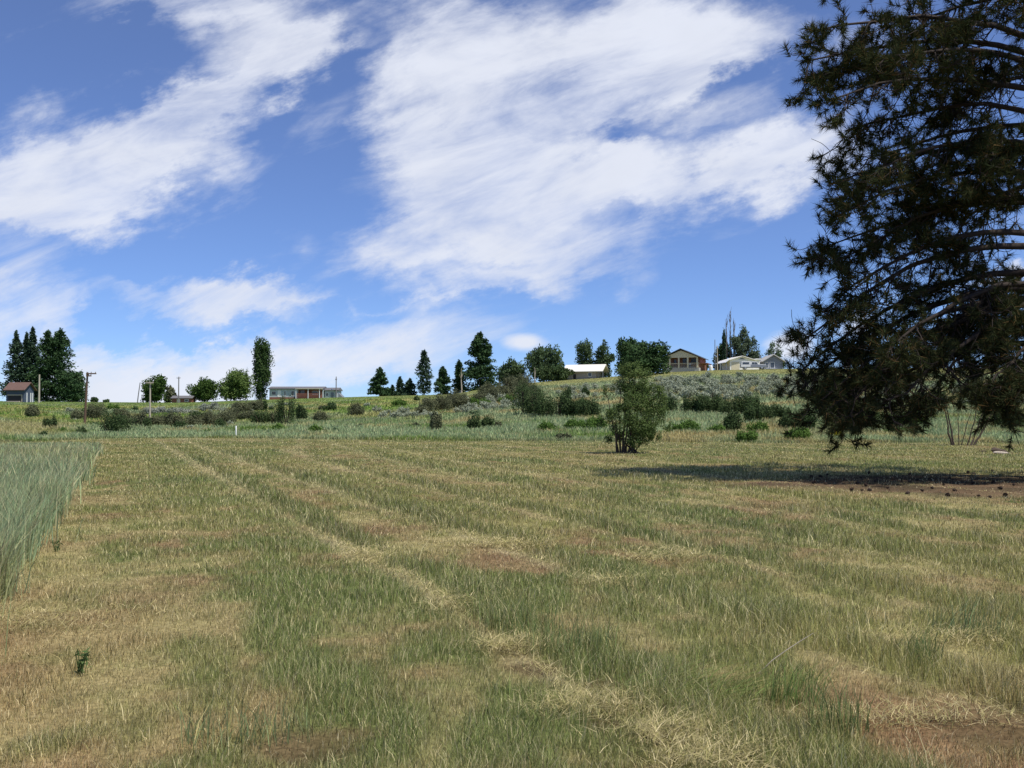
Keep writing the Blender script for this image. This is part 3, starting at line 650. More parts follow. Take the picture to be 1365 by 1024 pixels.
bushes([(640, 540, 26, 16), (655, 537, 28, 20), (668, 532, 26, 18), (650, 527, 24, 14), (680, 522, 28, 18), (700, 520, 26, 18)], 'brown_bush', 'olive brown bush on the mound below the largest pine', 'bushes on the mound below the largest pine')
bushes([(632, 543, 16, 11), (645, 542, 18, 9), (675, 536, 18, 9)], 'bright_bush', 'fresh green low bush at the foot of the mound', 'green bushes at the foot of the mound')
bushes([(698, 553, 34, 36), (714, 555, 34, 36), (706, 540, 36, 28), (728, 556, 34, 26), (745, 556, 30, 26), (756, 553, 22, 28), (768, 556, 28, 22), (784, 557, 30, 24), (775, 548, 26, 14)], 'thicket', 'dark bush in the big thicket left of the lone multi-stemmed shrub', 'dark thicket below the barn')
bush(700, 528, 40, 16, 'brown_bush', 'brown-topped bush crowning the dark thicket')
bush(582, 575, 20, 24, 'brown_bush', 'grey-brown shrub standing alone at the meadow edge')
bush(632, 574, 17, 17, 'thicket', 'dark bush at the meadow edge, left one of the pair')
bush(650, 571, 17, 14, 'thicket', 'dark green bush at the meadow edge, right one of the pair')
bush(664, 572, 10, 10, 'brown_bush', 'small brown dry bush right of the dark pair')
bush(730, 577, 26, 13, 'bright_bush', 'bright green low bush in the blue-green meadow')
bushes([(766, 574, 26, 14), (782, 575, 30, 16), (798, 575, 22, 18)], 'bright_bush', 'bright green bush beside the lone multi-stemmed shrub', 'bright bushes left of the lone shrub')
bush(752, 587, 22, 9, 'brown_bush', 'dull brown clump at the field edge left of the lone shrub')
bush(757, 531, 9, 12, 'thicket', 'spiky little dark bush in the grass below the barn')
bush(780, 528, 10, 10, 'thicket', 'second spiky little bush below the barn, nearer the lone shrub')
bush(892, 550, 26, 20, 'thicket', 'dark green bush right behind the lone multi-stemmed shrub')
bushes([(922, 550, 28, 20), (938, 550, 28, 22), (955, 550, 28, 18), (975, 552, 28, 20), (992, 553, 32, 22), (1006, 550, 24, 18)], 'thicket', 'dark bush in the row under the sagebrush slope', 'dark bush row under the sagebrush slope')
bushes([(1005, 564, 30, 20), (1022, 563, 32, 20), (1038, 560, 26, 18)], 'thicket', 'dark bush in the clump right of the bush row', 'dark clump by the pine branches')
bush(978, 577, 30, 24, 'thicket', 'dense dark bush standing forward in the meadow')
bush(1009, 578, 28, 14, 'bright_bush', 'light green bush right of the dense dark one in meadow')
bush(996, 590, 26, 16, 'bright_bush', 'lowest green bush at the mown field edge')
bush(956, 578, 22, 12, 'bright_bush', 'low green bush left of the dense dark one in meadow')
bush(898, 577, 20, 12, 'bright_bush', 'bright green bush right of the lone shrub, nearer one')
bush(918, 576, 24, 15, 'bright_bush', 'bright green bush right of the lone shrub, farther one')
bushes([(1060, 574, 36, 24), (1080, 574, 38, 26), (1048, 572, 24, 16)], 'thicket', 'dark bush in the clump under the hanging pine branches', 'dark clump under the pine branches')
bush(1064, 587, 34, 16, 'bright_bush', 'green low bush in front of the clump under the pine branches')
bush(1110, 583, 16, 8, 'yellow', 'small bright yellow flowering bush', cat='flower')
bush(1116, 574, 28, 30, 'thicket', 'dark tall bush behind the yellow flowers')
bush(1150, 572, 44, 30, 'thicket', 'wide dark bush behind the low pine branches')
bush(1215, 568, 40, 16, 'bright_bush', 'grassy green bush seen below the pine branches')
bush(1340, 572, 60, 26, 'thicket', 'dark bush at the right edge below the pine')
bush(1200, 578, 50, 7, 'bright_bush', 'low green weeds below the pine branches')
tree('willow_tree', 'grey-green tree on the slope half hidden by the pine branches', 1112, 102, 58, 64, 'round', 'dull_green', 'bark_grey', n=3600, gapn=.3, size=.32)

_rw = np.random.default_rng(404)
for _k in range(60):
    _px = _rw.uniform(90, 800); _s = _rw.uniform(.06, .62); _y0 = np.interp(_px, Y0X, Y0); _yc = np.interp(_px, YCX, YC); _Y = _y0 + _s * (_yc - _y0)
    _z = float(ground((_px - CX) / FPX * _Y, _Y)); _py = HY - (_z - EYE) * FPX / _Y
    _m = ['brown_bush', 'bright_bush', 'dull_green', 'sage'][int(_rw.integers(0, 4))]
    bush(_px, _py, _rw.uniform(7, 18), _rw.uniform(3, 7), _m, 'low weedy clump scattered in the grass of the slope', 'low weedy clumps on the slope')
# sagebrush: five shapes copied over the slope
def make_sage(seed):
    rng = np.random.default_rng(seed); t = thing('sagebrush', 'grey-green sagebrush mound on the dry hillside', 'bush', (0, 0, 0), 0, 'sagebrush on the hillside')
    lobes = []
    for j in range(9):
        a = rng.uniform(0, 6.28); q = rng.uniform(.05, .55); r = rng.uniform(.22, .38); lobes.append((math.cos(a) * q, math.sin(a) * q, rng.uniform(.3, .75), r, r, r * .9))
    V, F = lobe_crown(rng, lobes, 620, .17, up=1.0, gapn=.2); build('foliage', V, F, M['sage'], t)
    a = rng.uniform(0, 6.28, 6); q = np.linspace(0, 1, 4); P = np.stack([np.stack([np.cos(a) * .4 * v, np.sin(a) * .4 * v, np.full(6, v * .6 - .1)], 1) for v in q], 1)
    V, F = tubes(P, np.outer(np.full(6, .03), 1 - .6 * q), 4); build('stem', V, F, M['bark_grey'], t)
    return t
protos = [make_sage(40 + i) for i in range(6)]; used = [False] * 6
rng = np.random.default_rng(77); pts = []
def sage_zone(n, pxa, pxb, sa, sb, smin, smax):
    k = 0
    for _ in range(n * 30):
        if k >= n: break
        px = rng.uniform(pxa, pxb); s = rng.uniform(sa, sb); y0 = np.interp(px, Y0X, Y0); yc = np.interp(px, YCX, YC); Y = y0 + s * (yc - y0); X = (px - CX) / FPX * Y
        if any((X - a) ** 2 + (Y - b) ** 2 < 1.4 ** 2 for a, b, _ in pts): continue
        pts.append((X, Y, rng.uniform(smin, smax))); k += 1
sage_zone(150, 872, 1120, .36, .68, .8, 1.7); sage_zone(45, 1120, 1365, .3, .62, .8, 1.6); sage_zone(36, 612, 700, .33, .5, .7, 1.5); sage_zone(26, 740, 850, .42, .66, .7, 1.3); sage_zone(14, 500, 580, .26, .4, .7, 1.2); sage_zone(10, 205, 300, .38, .55, .7, 1.1)
for j, (X, Y, s) in enumerate(pts):
    k = j % 6
    o = protos[k] if not used[k] else copy_tree(protos[k]); used[k] = True
    o.location = (X, Y, float(ground(X, Y)) - .05); o.scale = (s, s, s * rng.uniform(.75, 1.05)); o.rotation_euler = (0, 0, rng.uniform(0, 6.28))

# lone multi-stemmed shrub in the field
def lone_shrub():
    rng = np.random.default_rng(8); c = at(836, 604); s = c[1] / FPX; t = thing('multi_stem_shrub', 'lone leafy multi-stemmed shrub standing on the mown field edge', 'shrub', c)
    def P(px, py, dy=0): return ((px - 836) * s, dy, (604 - py) * s)
    tips = [(806, 520), (818, 545), (828, 500), (842, 492), (852, 505), (866, 515), (878, 535), (882, 560), (848, 530), (812, 570), (832, 540), (870, 560)]
    for j, (tx, ty) in enumerate(tips):
        b = 822 + 2.4 * j; q = np.linspace(0, 1, 9)
        x = (b - 836) * s + ((tx - b) * s) * q ** 1.5; z = (604 - ty) * s * q - .06; y = (rng.uniform(-.9, .9)) * q + rng.normal(size=9) * .03 * (q > 0)
        V, F = tubes(np.stack([x + rng.normal(size=9) * .03 * (q > 0), y, z], 1)[None], (.052 * (1 - .85 * q))[None], 6); build('stem', V, F, M['bark'], t, smooth=True)
    L_ = [(845, 500, 15, 15), (835, 520, 20, 20), (858, 520, 20, 18), (845, 545, 30, 24), (868, 545, 20, 22), (826, 548, 16, 20), (842, 568, 26, 16), (866, 572, 20, 16), (880, 552, 11, 18), (812, 555, 9, 14), (802, 566, 6, 9), (889, 572, 7, 10), (884, 535, 7, 9), (812, 590, 7, 7), (848, 582, 20, 9), (872, 588, 10, 7), (806, 526, 4, 10), (838, 492, 8, 6), (878, 525, 10, 10), (852, 530, 22, 22), (820, 575, 8, 8), (846, 592, 18, 8), (862, 580, 16, 12), (836, 498, 13, 9), (858, 502, 13, 9), (826, 586, 10, 8)]
    lobes = [P(a, b - 4, rng.uniform(-.55, .55)) + (rx * s, rx * s * 1.15, ry * s) for a, b, rx, ry in L_]
    V, F = lobe_crown(rng, lobes, 30000, .08, shell=2.0, gapn=.30, up=.2); build('crown', V, F, M['shrub'], t)
lone_shrub()
def v_shrub():
    rng = np.random.default_rng(9); c = at(1284, 594); s = c[1] / FPX; t = thing('bare_stem_shrub', 'leggy shrub with bare stems fanning out below the pine branches', 'shrub', c)
    for b, tx, ty, r in ((1268, 1254, 530, .06), (1271, 1262, 520, .06), (1277, 1279, 535, .03), (1280, 1296, 530, .03), (1292, 1318, 535, .06), (1296, 1330, 540, .06), (1288, 1306, 525, .04)):
        q = np.linspace(0, 1, 8); x = (b - 1284) * s + (tx - b) * s * q ** .9; z = (594 - ty) * s * q - .06
        V, F = tubes(np.stack([x + rng.normal(size=8) * .03 * (q > 0), rng.uniform(-.4, .4) * q + rng.normal(size=8) * .02, z], 1)[None], (r * (1 - .7 * q))[None], 6); build('stem', V, F, M['bark'], t, smooth=True)
    lobes = [((tx - 1284) * s, rng.uniform(-.5, .5), (594 - ty) * s, r * s, r * s, r * s * .8) for tx, ty, r in ((1255, 528, 16), (1275, 520, 18), (1300, 522, 20), (1325, 530, 16), (1340, 545, 12), (1245, 545, 10))]
    V, F = lobe_crown(rng, lobes, 4500, .1, shell=2.2, gapn=.3); build('crown', V, F, M['shrub'], t)
v_shrub()

# ------------------------------------------------------------------ the big pine at the right
def big_pine():
    rng = np.random.default_rng(21); base = np.array([PINE[0], PINE[1], float(ground(*PINE))])
    t = thing('pine_tree', 'huge dark pine with drooping needle tufts filling the right side', 'tree', base)
    H = 21.0; k = 12; q = np.linspace(0, 1, k)
    TP = np.stack([.25 * np.sin(q * 3) - .5 * q, .2 * np.sin(q * 4), q * H - .3], 1); TR = .46 * (1 - .88 * q) + .03
    V, F = tubes(TP[None], TR[None], 14); build('trunk', V, F, M['bark'], t, smooth=True)
    RZ = [0, 1, 2, 4, 6, 8, 10, 11.5, 13, 15, 17, 19, 21]; RR = [6.3, 7.2, 7.7, 7.4, 6.8, 6.3, 6.1, 7.0, 7.0, 6.0, 4.6, 3.0, 1.2]
    TIPS = [(1047, 75, 26), (1072, 25, 25), (1062, 95, 27), (1100, 120, 25), (1130, 160, 26), (1108, 235, 26), (1097, 290, 26), (1096, 335, 27), (1076, 405, 26), (1062, 445, 25), (1048, 500, 26), (1040, 530, 27), (1062, 552, 26), (1120, 545, 25), (1165, 558, 24), (1205, 525, 25), (1310, 535, 24), (1345, 550, 24), (1080, 545, 26), (1140, 60, 24), (1160, 210, 24)]
    nl = 40; needles_P, needles_D = [], []
    K = 11; s = np.linspace(0, 1, K)
    for j in range(nl + len(TIPS)):
        f = ((j + .5) / nl) if j < nl else .3; z0 = 2.6 + (H - 3.2) * f ** .95; az = j * 2.399963 + rng.normal() * .25
        low = 1 - f
        drop = (.50 * low + .02) + rng.normal() * .06
        L0 = 6.5
        for _ in range(3):
            zt = max(.7, z0 + L0 * (.20 - drop)); L0 = float(np.interp(zt, RZ, RR))
        L0 *= rng.choice([rng.uniform(.5, .8), rng.uniform(.82, .97)], p=[.4, .6])
        if j >= nl:
            px, py, Yt = TIPS[j - nl]; px += 20 if py > 110 else 38; vx = (px - CX) / FPX * Yt - base[0]; vy = Yt - base[1]; L0 = math.hypot(vx, vy); az = math.atan2(vy, vx)
            zt = EYE + (HY - py) / FPX * Yt - base[2]; z0 = zt + L0 * float(np.interp(zt, [0, 4, 9, 14], [.45, .25, .05, -.05])); drop = .2 - (zt - z0) / L0; low = max(0, 1 - zt / 12)
        d = np.array([math.cos(az), math.sin(az)]); side = np.array([-d[1], d[0]])
        wob = np.cumsum(rng.normal(size=K) * .10); wob -= wob[0]; wz = np.cumsum(rng.normal(size=K) * .06); wz -= wz[0]
        rise = .45 * s - (.25 + drop) * s ** 1.7
        P = np.stack([d[0] * L0 * s + side[0] * wob, d[1] * L0 * s + side[1] * wob, z0 + L0 * rise + wz * s], 1)
        tx = np.interp(z0, TP[:, 2], TP[:, 0]); ty = np.interp(z0, TP[:, 2], TP[:, 1]); P[:, 0] += tx; P[:, 1] += ty
        fl = 1.0 + 1.3 * rng.random(); P[:, 2] = np.where(P[:, 2] < fl, fl + .25 * (P[:, 2] - fl), P[:, 2])
        r0 = .032 + .009 * L0 + .015 * low; away = d[0] > .35
        LV, LF = tubes(P[None], (r0 * (1 - .82 * s))[None], 7)
        # side branches
        nb = int((11 + L0 * 2.2) * (.5 if away else 1)); sp_ = rng.uniform(.22, 1.0, nb) ** .85; ib = sp_ * (K - 1); i0 = np.minimum(ib.astype(int), K - 2); fr = (ib - i0)[:, None]
        B0 = P[i0] * (1 - fr) + P[i0 + 1] * fr; tan = unit(P[i0 + 1] - P[i0])
        sg = np.where(np.arange(nb) % 2, 1., -1.)[:, None]
        D = unit(tan * rng.uniform(.3, 1.0, (nb, 1)) + sg * np.array([side[0], side[1], 0]) * rng.uniform(.4, 1.0, (nb, 1)) + np.array([0, 0, 1]) * rng.uniform(-1.3, .5, (nb, 1)))
        Lb = rng.uniform(.7, 1.9, nb) * (1.15 - .45 * sp_) * min(1, L0 / 4)
        k2 = 7; pts_ = [B0]; dcur = D.copy(); curl = rng.normal(size=(nb, 3)) * .22
        for i in range(1, k2):
            g = -.20 if i < k2 * .55 else .34
            dcur = unit(dcur + np.array([0, 0, g]) + curl + rng.normal(size=(nb, 3)) * .20); pts_.append(pts_[-1] + dcur * (Lb / (k2 - 1))[:, None])
        BP = np.stack(pts_, 1); fb = (.9 + .9 * rng.random(nb))[:, None]; BP[..., 2] = np.where(BP[..., 2] < fb, fb + .3 * (BP[..., 2] - fb), BP[..., 2])
        V2, F2 = tubes(BP, np.outer(.014 + .006 * Lb, 1 - .7 * np.linspace(0, 1, k2)), 5)
        # twigs
        nt_ = 3 if away else 6; w0 = np.repeat(np.arange(nb), nt_); sl = rng.uniform(1.5, k2 - 1.01, len(w0)); a0 = sl.astype(int); fr = (sl - a0)[:, None]
        T0 = BP[w0, a0] * (1 - fr) + BP[w0, a0 + 1] * fr; td = unit(BP[w0, a0 + 1] - BP[w0, a0])
        dc = unit(td * .8 + rng.normal(size=(len(w0), 3)) * .65 + np.array([0, 0, -.15])); Lt = rng.uniform(.25, .75, len(w0))
        k3 = 5; pt = [T0]; cu = rng.normal(size=(len(w0), 3)) * .28
        for i in range(1, k3):
            dc = unit(dc + cu + np.array([0, 0, -.12 if i < 3 else .3]) + rng.normal(size=dc.shape) * .15); pt.append(pt[-1] + dc * (Lt / (k3 - 1))[:, None])
        TPp = np.stack(pt, 1); TPp[..., 2] = np.maximum(TPp[..., 2], .75)
        V3, F3 = tubes(TPp, np.outer(np.full(len(w0), .010), 1 - .4 * np.linspace(0, 1, k3)), 4)
        build('limb', np.vstack([LV, V2, V3]), np.vstack([LF, F2 + len(LV), F3 + len(LV) + len(V2)]), M['limb'], t)
        ends = np.vstack([TPp[:, -1], BP[:, -1], P[-1:]]); dirs = np.vstack([unit(TPp[:, -1] - TPp[:, -2]), unit(BP[:, -1] - BP[:, -2]), unit(P[-1:] - P[-2:-1])])
        nz = vnoise((ends[:, 0] + .6 * ends[:, 1]) * 1.25 + 40, ends[:, 2] * 1.45 + ends[:, 1] * .5 + 40, 14); rad_ = np.hypot(ends[:, 0], ends[:, 1]) / max(L0, 1); keep = rng.random(len(ends)) < np.where(nz > .47, .97, np.where(rad_ > .88, .5, .05))
        needles_P.append(ends[keep]); needles_D.append(dirs[keep])
    EP = np.vstack(needles_P); ED = np.vstack(needles_D); ne = len(EP); m = 70
    P = np.repeat(EP, m, 0); D = np.repeat(ED, m, 0); n = len(P)
    P = P - D * (rng.random(n) ** 1.3 * .30)[:, None]
    perp = unit(np.cross(D, rvec(n, rng))); ang = rng.uniform(.25, 1.5, n)
    dr = unit(D * np.cos(ang)[:, None] + perp * np.sin(ang)[:, None] + np.array([0, 0, -.12])); ln = rng.uniform(.16, .31, n)[:, None]
    wv = unit(np.cross(dr, rvec(n, rng))) * .009
    V = np.stack([P - wv, P + wv, P + dr * ln], 1).reshape(-1, 3); F = np.arange(n * 3).reshape(n, 3)
    build('crown', V, F, M['needles'], t)
big_pine()

# pine cones and a log
M['cone'] = solid('pine_cone_scales', (.06, .04, .028), .85, noise=.4, scale=30)
def make_cone():
    t = MB(); rng = np.random.default_rng(5); hs = np.linspace(0, 1, 8); prof = [.012, .038, .046, .043, .036, .026, .016, .004]
    t.tube([(0, 0, .13 * h) for h in hs], prof, 8)
    for i in range(46):
        h = (i + .5) / 46; a = i * 2.4; r = float(np.interp(h, hs, prof)); c, s_ = math.cos(a), math.sin(a); z = .13 * h; o = r + .017; w = .013
        t.add([(c * r * .8 - s_ * w, s_ * r * .8 + c * w, z), (c * r * .8 + s_ * w, s_ * r * .8 - c * w, z), (c * o + s_ * w * .7, s_ * o - c * w * .7, z + .012), (c * o - s_ * w * .7, s_ * o + c * w * .7, z + .012)], [(0, 1, 2, 3)])
    o = t.build('pine_cone', M['cone']); return tag(o, 'dark brown pine cone lying in the needle litter under the big pine', 'pine cone', 'pine cones under the big pine')
cone = make_cone(); rng = np.random.default_rng(55)
CONES = [(1081, 647), (1101, 647), (1132, 655), (1144, 645), (1146, 655), (1159, 655), (1166, 643), (1167, 642), (1190, 640), (1202, 642), (1210, 644), (1211, 659), (1243, 652), (1257, 647), (1265, 639), (1264, 662), (1305, 662), (1320, 664), (1339, 662), (1268, 655), (1288, 632), (1298, 632), (1320, 629), (1360, 625), (1358, 638), (1152, 648), (1148, 638), (1157, 633), (1090, 636), (1082, 638), (1125, 641), (1223, 641), (1212, 633), (1335, 653), (1322, 644), (1100, 634), (1180, 652), (1230, 656), (1350, 648), (1292, 645)]
for j, (px, py) in enumerate(CONES):
    o = cone if j == 0 else cone.copy()
    if j: COL.objects.link(o)
    c = at(px, py); s = rng.uniform(.5, .85); o.scale = (s, s, s); o.location = (c[0], c[1], c[2] + .05 * s); o.rotation_euler = (math.pi / 2 + rng.normal() * .25, 0, rng.uniform(0, 6.28))
def log():
    c = at(1331, 606); t = thing('fallen_log', 'short broken log with pale split side on the grass near the right edge', 'log', c, .25)
    q = np.linspace(0, 1, 7); m = MB(); m.tube([(-.42 + .84 * v, .03 * math.sin(v * 4), .20 + .02 * math.sin(v * 6) - .07 * v) for v in q], [.01, .12, .115, .11, .10, .085, .01], 10); m.build('bark', M['bark'], t, smooth=True)
    m = MB(); m.tube([(-.40 + .86 * v, -.075, .10 - .05 * v) for v in q], [.02, .07, .075, .075, .07, .06, .02], 8); m.build('split_wood', M['deadwood'], t, smooth=True)
log()
def twig(px, py, label):
    c = at(px, py); rng = np.random.default_rng(px); m = MB()
    for j in range(7):
        a = rng.uniform(0, 3.14); L_ = rng.uniform(.3, .7); m.tube([(math.cos(a) * L_ * (v - .3), math.sin(a) * L_ * .5 * (v - .3) + rng.normal() * .05, .03 + rng.uniform(0, .25) * v) for v in (0, .3, .6, 1)], [.012, .01, .008, .003], 5)
    o = m.build('fallen_branch', M['bark']); o.location = c; tag(o, label, 'branch')
twig(1309, 603, 'small dead branch with thin twigs left of the broken log')
def dry_stalk(px, py, dx, h, label):
    c = at(px, py); m = MB(); m.tube([(dx * v, .05 * v, h * v ** .8) for v in (0, .25, .5, .75, 1)], [.003, .003, .003, .0025, .0015], 5)
    o = m.build('dry_stalk', M['deadwood']); o.location = c; tag(o, label, 'stalk')
dry_stalk(1008, 898, .36, .24, 'long pale dry stalk leaning over the flattened green clump')

# ------------------------------------------------------------------ poles and posts
M['pole_brown'] = solid('creosoted_pole', (.12, .075, .05), .85, noise=.35, scale=6, stretch=(1, 1, .15))
M['pole_pale'] = solid('weathered_pole', (.42, .37, .29), .85, noise=.25, scale=6, stretch=(1, 1, .15))
M['pole_grey'] = solid('grey_pole', (.20, .19, .19), .85, noise=.25, scale=6, stretch=(1, 1, .15))
M['white'] = solid('white_paint', (.80, .80, .78), .6, noise=.05)
M['insulator'] = solid('insulator_glaze', (.25, .22, .20), .3)
def pole(px, Y, hpx, mat, label, arms=(), lean=0.0, r=.13, group=None):
    c = atY(px, Y); s = Y / FPX; h = hpx * s; t = thing('utility_pole', label, 'pole', c, 0, group)
    m = MB(); m.tube([(lean * h * v, 0, h * v - (.5 if v == 0 else 0)) for v in (0, .33, .66, 1)], [r * 1.15, r, r * .9, r * .75], 10); m.build('pole', M[mat], t, smooth=True)
    for x0, x1, dz in arms:
        m = MB(); m.box(lean * h + x0 * s, lean * h + x1 * s, -r - .12, -r, h - dz * s - .07, h - dz * s + .07); a = m.build('crossarm', M[mat], t, bevel=.01)
        m = MB()
        for v in (.08, .5, .92): x = lean * h + (x0 + (x1 - x0) * v) * s; m.tube([(x, -r - .06, h - dz * s + .06), (x, -r - .06, h - dz * s + .16), (x, -r - .06, h - dz * s + .22)], [.03, .05, .03], 6)
        m.build('insulator', M['insulator'], a)
    return t
pole(113, 118, 71, 'pole_brown', 'brown wooden utility pole with one-sided crossarm at the left field edge', ((-1, 12.5, 2), (-1, 6, 5)), .045)
pole(52, 225, 38, 'pole_pale', 'pale pole in front of the dark firs beside the blue cabin', (), 0, .2)
pole(183, 252, 27, 'pole_grey', 'thin leaning grey pole on the ridge left of the olive tree', (), .13, .12)
pole(200, 122, 57, 'pole_pale', 'pale wooden pole with small T top in front of the hedge', ((-5, 5, 1),), 0, .11)
pole(238, 255, 35, 'pole_grey', 'grey utility pole with short crossarm beside the small brown shed', ((-2.5, 2.5, 2),), 0, .14)
pole(448, 262, 28, 'pole_grey', 'dark grey pole at the right end of the long low house', ((-1.2, 1.2, 4),), 0, .14)
pole(953.5, 236, 41, 'pole_grey', 'tall dark thin pole right of the white tank', (), 0, .1)
pole(956.5, 234, 33, 'pole_pale', 'shorter pale pole beside the tall dark one near the white tank', (), 0, .14)
def post():
    c = at(315, 583); h = 15 * c[1] / FPX; t = MB(); t.tube([(0, 0, -.2), (0, 0, h * .5), (0, 0, h - .03), (0, 0, h)], [.055, .055, .055, .03], 8)
    o = t.build('marker_post', M['white'], smooth=True); o.location = c; tag(o, 'white marker post standing at the far edge of the mown field', 'post')
post()
def tank():
    c = atY(948, 238); t = thing('water_tank', 'white upright tank between the porch house and the poles', 'tank', c); s = 238 / FPX
    m = MB(); m.tube([(0, 0, -.3), (0, 0, .1), (0, 0, 5 * s), (0, 0, 6.2 * s), (0, 0, 6.8 * s), (0, 0, 6.9 * s)], [2.4 * s] * 3 + [2.1 * s, 1.2 * s, .02], 16); m.build('shell', M['white'], t, smooth=True)
    m = MB(); m.tube([(0, 0, 6.7 * s), (0, 0, 7.3 * s), (0, 0, 7.35 * s)], [.22, .22, .02], 10); m.build('lid', M['pole_grey'], t)
tank()

# ------------------------------------------------------------------ buildings
M['rust'] = solid('rusty_roof', (.14, .085, .068), .8, noise=.4, scale=3)
M['blue_wood'] = solid('faded_blue_boards', (.065, .085, .125), .8, noise=.25, scale=3, stretch=(1, 1, 4))
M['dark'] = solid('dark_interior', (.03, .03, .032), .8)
M['glass'] = solid('window_glass', (.05, .06, .075), .12, spec=.6)
M['cream'] = solid('cream_paint', (.62, .56, .40), .7, noise=.08)
M['cream_wall'] = solid('cream_siding', (.88, .86, .79), .7, noise=.06)
M['brick'] = solid('red_brown_siding', (.27, .13, .09), .85, noise=.25, scale=5)
M['roof_dark'] = solid('dark_green_grey_roof', (.055, .065, .065), .7, noise=.2)
M['roof_grey'] = solid('grey_metal_roof', (.15, .145, .145), .6, noise=.2, scale=2)
M['roof_white'] = solid('pale_metal_roof', (.76, .73, .64), .55, noise=.06)
M['roof_pale'] = solid('weathered_pale_roof', (.46, .45, .42), .7, noise=.15)
M['wall_grey'] = solid('grey_block_wall', (.36, .33, .30), .85, noise=.12)
M['wall_blue'] = solid('pale_blue_siding', (.43, .48, .50), .7, noise=.15)
M['wall_slate'] = solid('slate_siding', (.18, .20, .23), .75, noise=.12)
M['concrete'] = solid('concrete', (.42, .41, .37), .85, noise=.15)
M['redwood'] = solid('red_brown_boards', (.24, .10, .07), .8, noise=.3, scale=3, stretch=(1, 1, 5))
def gable(m, x0, x1, y0, y1, ze, zr, th=.14, axis='y'):
    """Two roof slabs over a rectangle; the ridge runs along axis."""
    if axis == 'y':
        xm = (x0 + x1) / 2; m.prism([(x0, ze), (xm, zr), (x1, ze), (x1, ze + th), (xm, zr + th), (x0, ze + th)], y0, y1)
    else:
        ym = (y0 + y1) / 2; m.prismx([(y0, ze), (ym, zr), (y1, ze), (y1, ze + th), (ym, zr + th), (y0, ze + th)], x0, x1)
    return m
def window(t, x0, x1, y, z0, z1, frame='white', d=-1):
    m = MB(); f = .08
    m.box(x0, x1, y + d * .06, y, z1 - f, z1).box(x0, x1, y + d * .06, y, z0, z0 + f).box(x0, x0 + f, y + d * .06, y, z0 + f, z1 - f).box(x1 - f, x1, y + d * .06, y, z0 + f, z1 - f)
    o = m.build('window', M[frame], t); MB().box(x0 + f, x1 - f, y + d * .03, y + d * .004, z0 + f, z1 - f).build('pane', M['glass'], o)
def porch_house():
    Y = 238; s = Y / FPX; c = atY(908, Y); t = thing('porch_house', 'gabled house with a cream-posted front porch on the hilltop', 'house', c, math.radians(-20))
    def X(px): return (px - 908) * s
    zf, ze, zr = .95, 3.4, 5.35
    x0, x1 = X(884), X(932)
    MB().box(x0, x1, .0, 2.2, -1.2, zf).build('porch_deck', M['concrete'], t)
    m = MB(); m.prism([(x0 + .1, -1.2), (x1 - .1, -1.2), (x1 - .1, ze), ((x0 + x1) / 2, zr - .1), (x0 + .1, ze)], 2.2, 10.5); m.build('wall', M['brick'], t)
    m = gable(MB(), X(880.5), X(935), -.55, 10.9, ze - .22, zr, .16); r = m.build('roof', M['roof_dark'], t)
    MB().box(X(886) - .25, X(886) + .25, 4.0, 4.5, 3.6, 5.1).build('chimney', M['roof_dark'], r)
    for px in (885, 893, 905, 917, 929.5):
        zt = ze - .05 + (zr - ze) * (1 - abs(px - 908) / 27) - .25
        MB().box(X(px) - .17, X(px) + .17, -.05, .29, zf, zt).build('post', M['cream'], t)
    m = MB(); m.box(x0, x1, .31, .39, zf + 1.0, zf + 1.12).box(x0, x1, .31, .39, zf + .1, zf + .2)
    for v in np.arange(x0 + .15, x1, .22): m.box(v, v + .04, .33, .37, zf + .2, zf + 1.0)
    m.build('railing', M['cream'], t)
    window(t, X(907.5), X(915.5), 2.2, zf + .9, zf + 2.5, 'brick'); window(t, X(918.5), X(928), 2.2, zf + .9, zf + 2.4, 'brick'); window(t, X(895), X(900), 2.2, zf + .9, zf + 2.2, 'brick')  # widened dark panes stand in for the shade under the porch roof
    m = MB(); m.prism([(x0 + .2, ze - .06), (x1 - .2, ze - .06), (x1 - .2, ze + .06), ((x0 + x1) / 2 , zr - .32), (x0 + .2, ze + .06)], -.04, .02); m.build('gable_boarding', M['cream'], t)
    m = MB(); m.prismx([(2.0, 2.0), (9.0, 2.0), (9.0, 2.12), (2.0, 2.12)], x1 - .1, x1 + 1.6); m.box(x1 + 1.3, x1 + 1.45, 2.1, 2.25, -1, 2.0).box(x1 + 1.3, x1 + 1.45, 8.6, 8.75, -1, 2.0); m.build('side_awning', M['brick'], t)
    g = thing('grill', 'white domed barbecue cover on the porch of the gabled house', 'barbecue', (0, 0, 0)); g.location = (c[0] + X(920), c[1] + .95, c[2] + zf)
    MB().box(-.4, .4, -.25, .25, .0, .75).build('cart', M['wall_slate'], g, bevel=.03)
    MB().tube([(0, 0, .75), (0, 0, .95), (0, 0, 1.15), (0, 0, 1.25)], [.5, .48, .32, .04], 14).build('lid', M['white'], g, smooth=True)
porch_house()
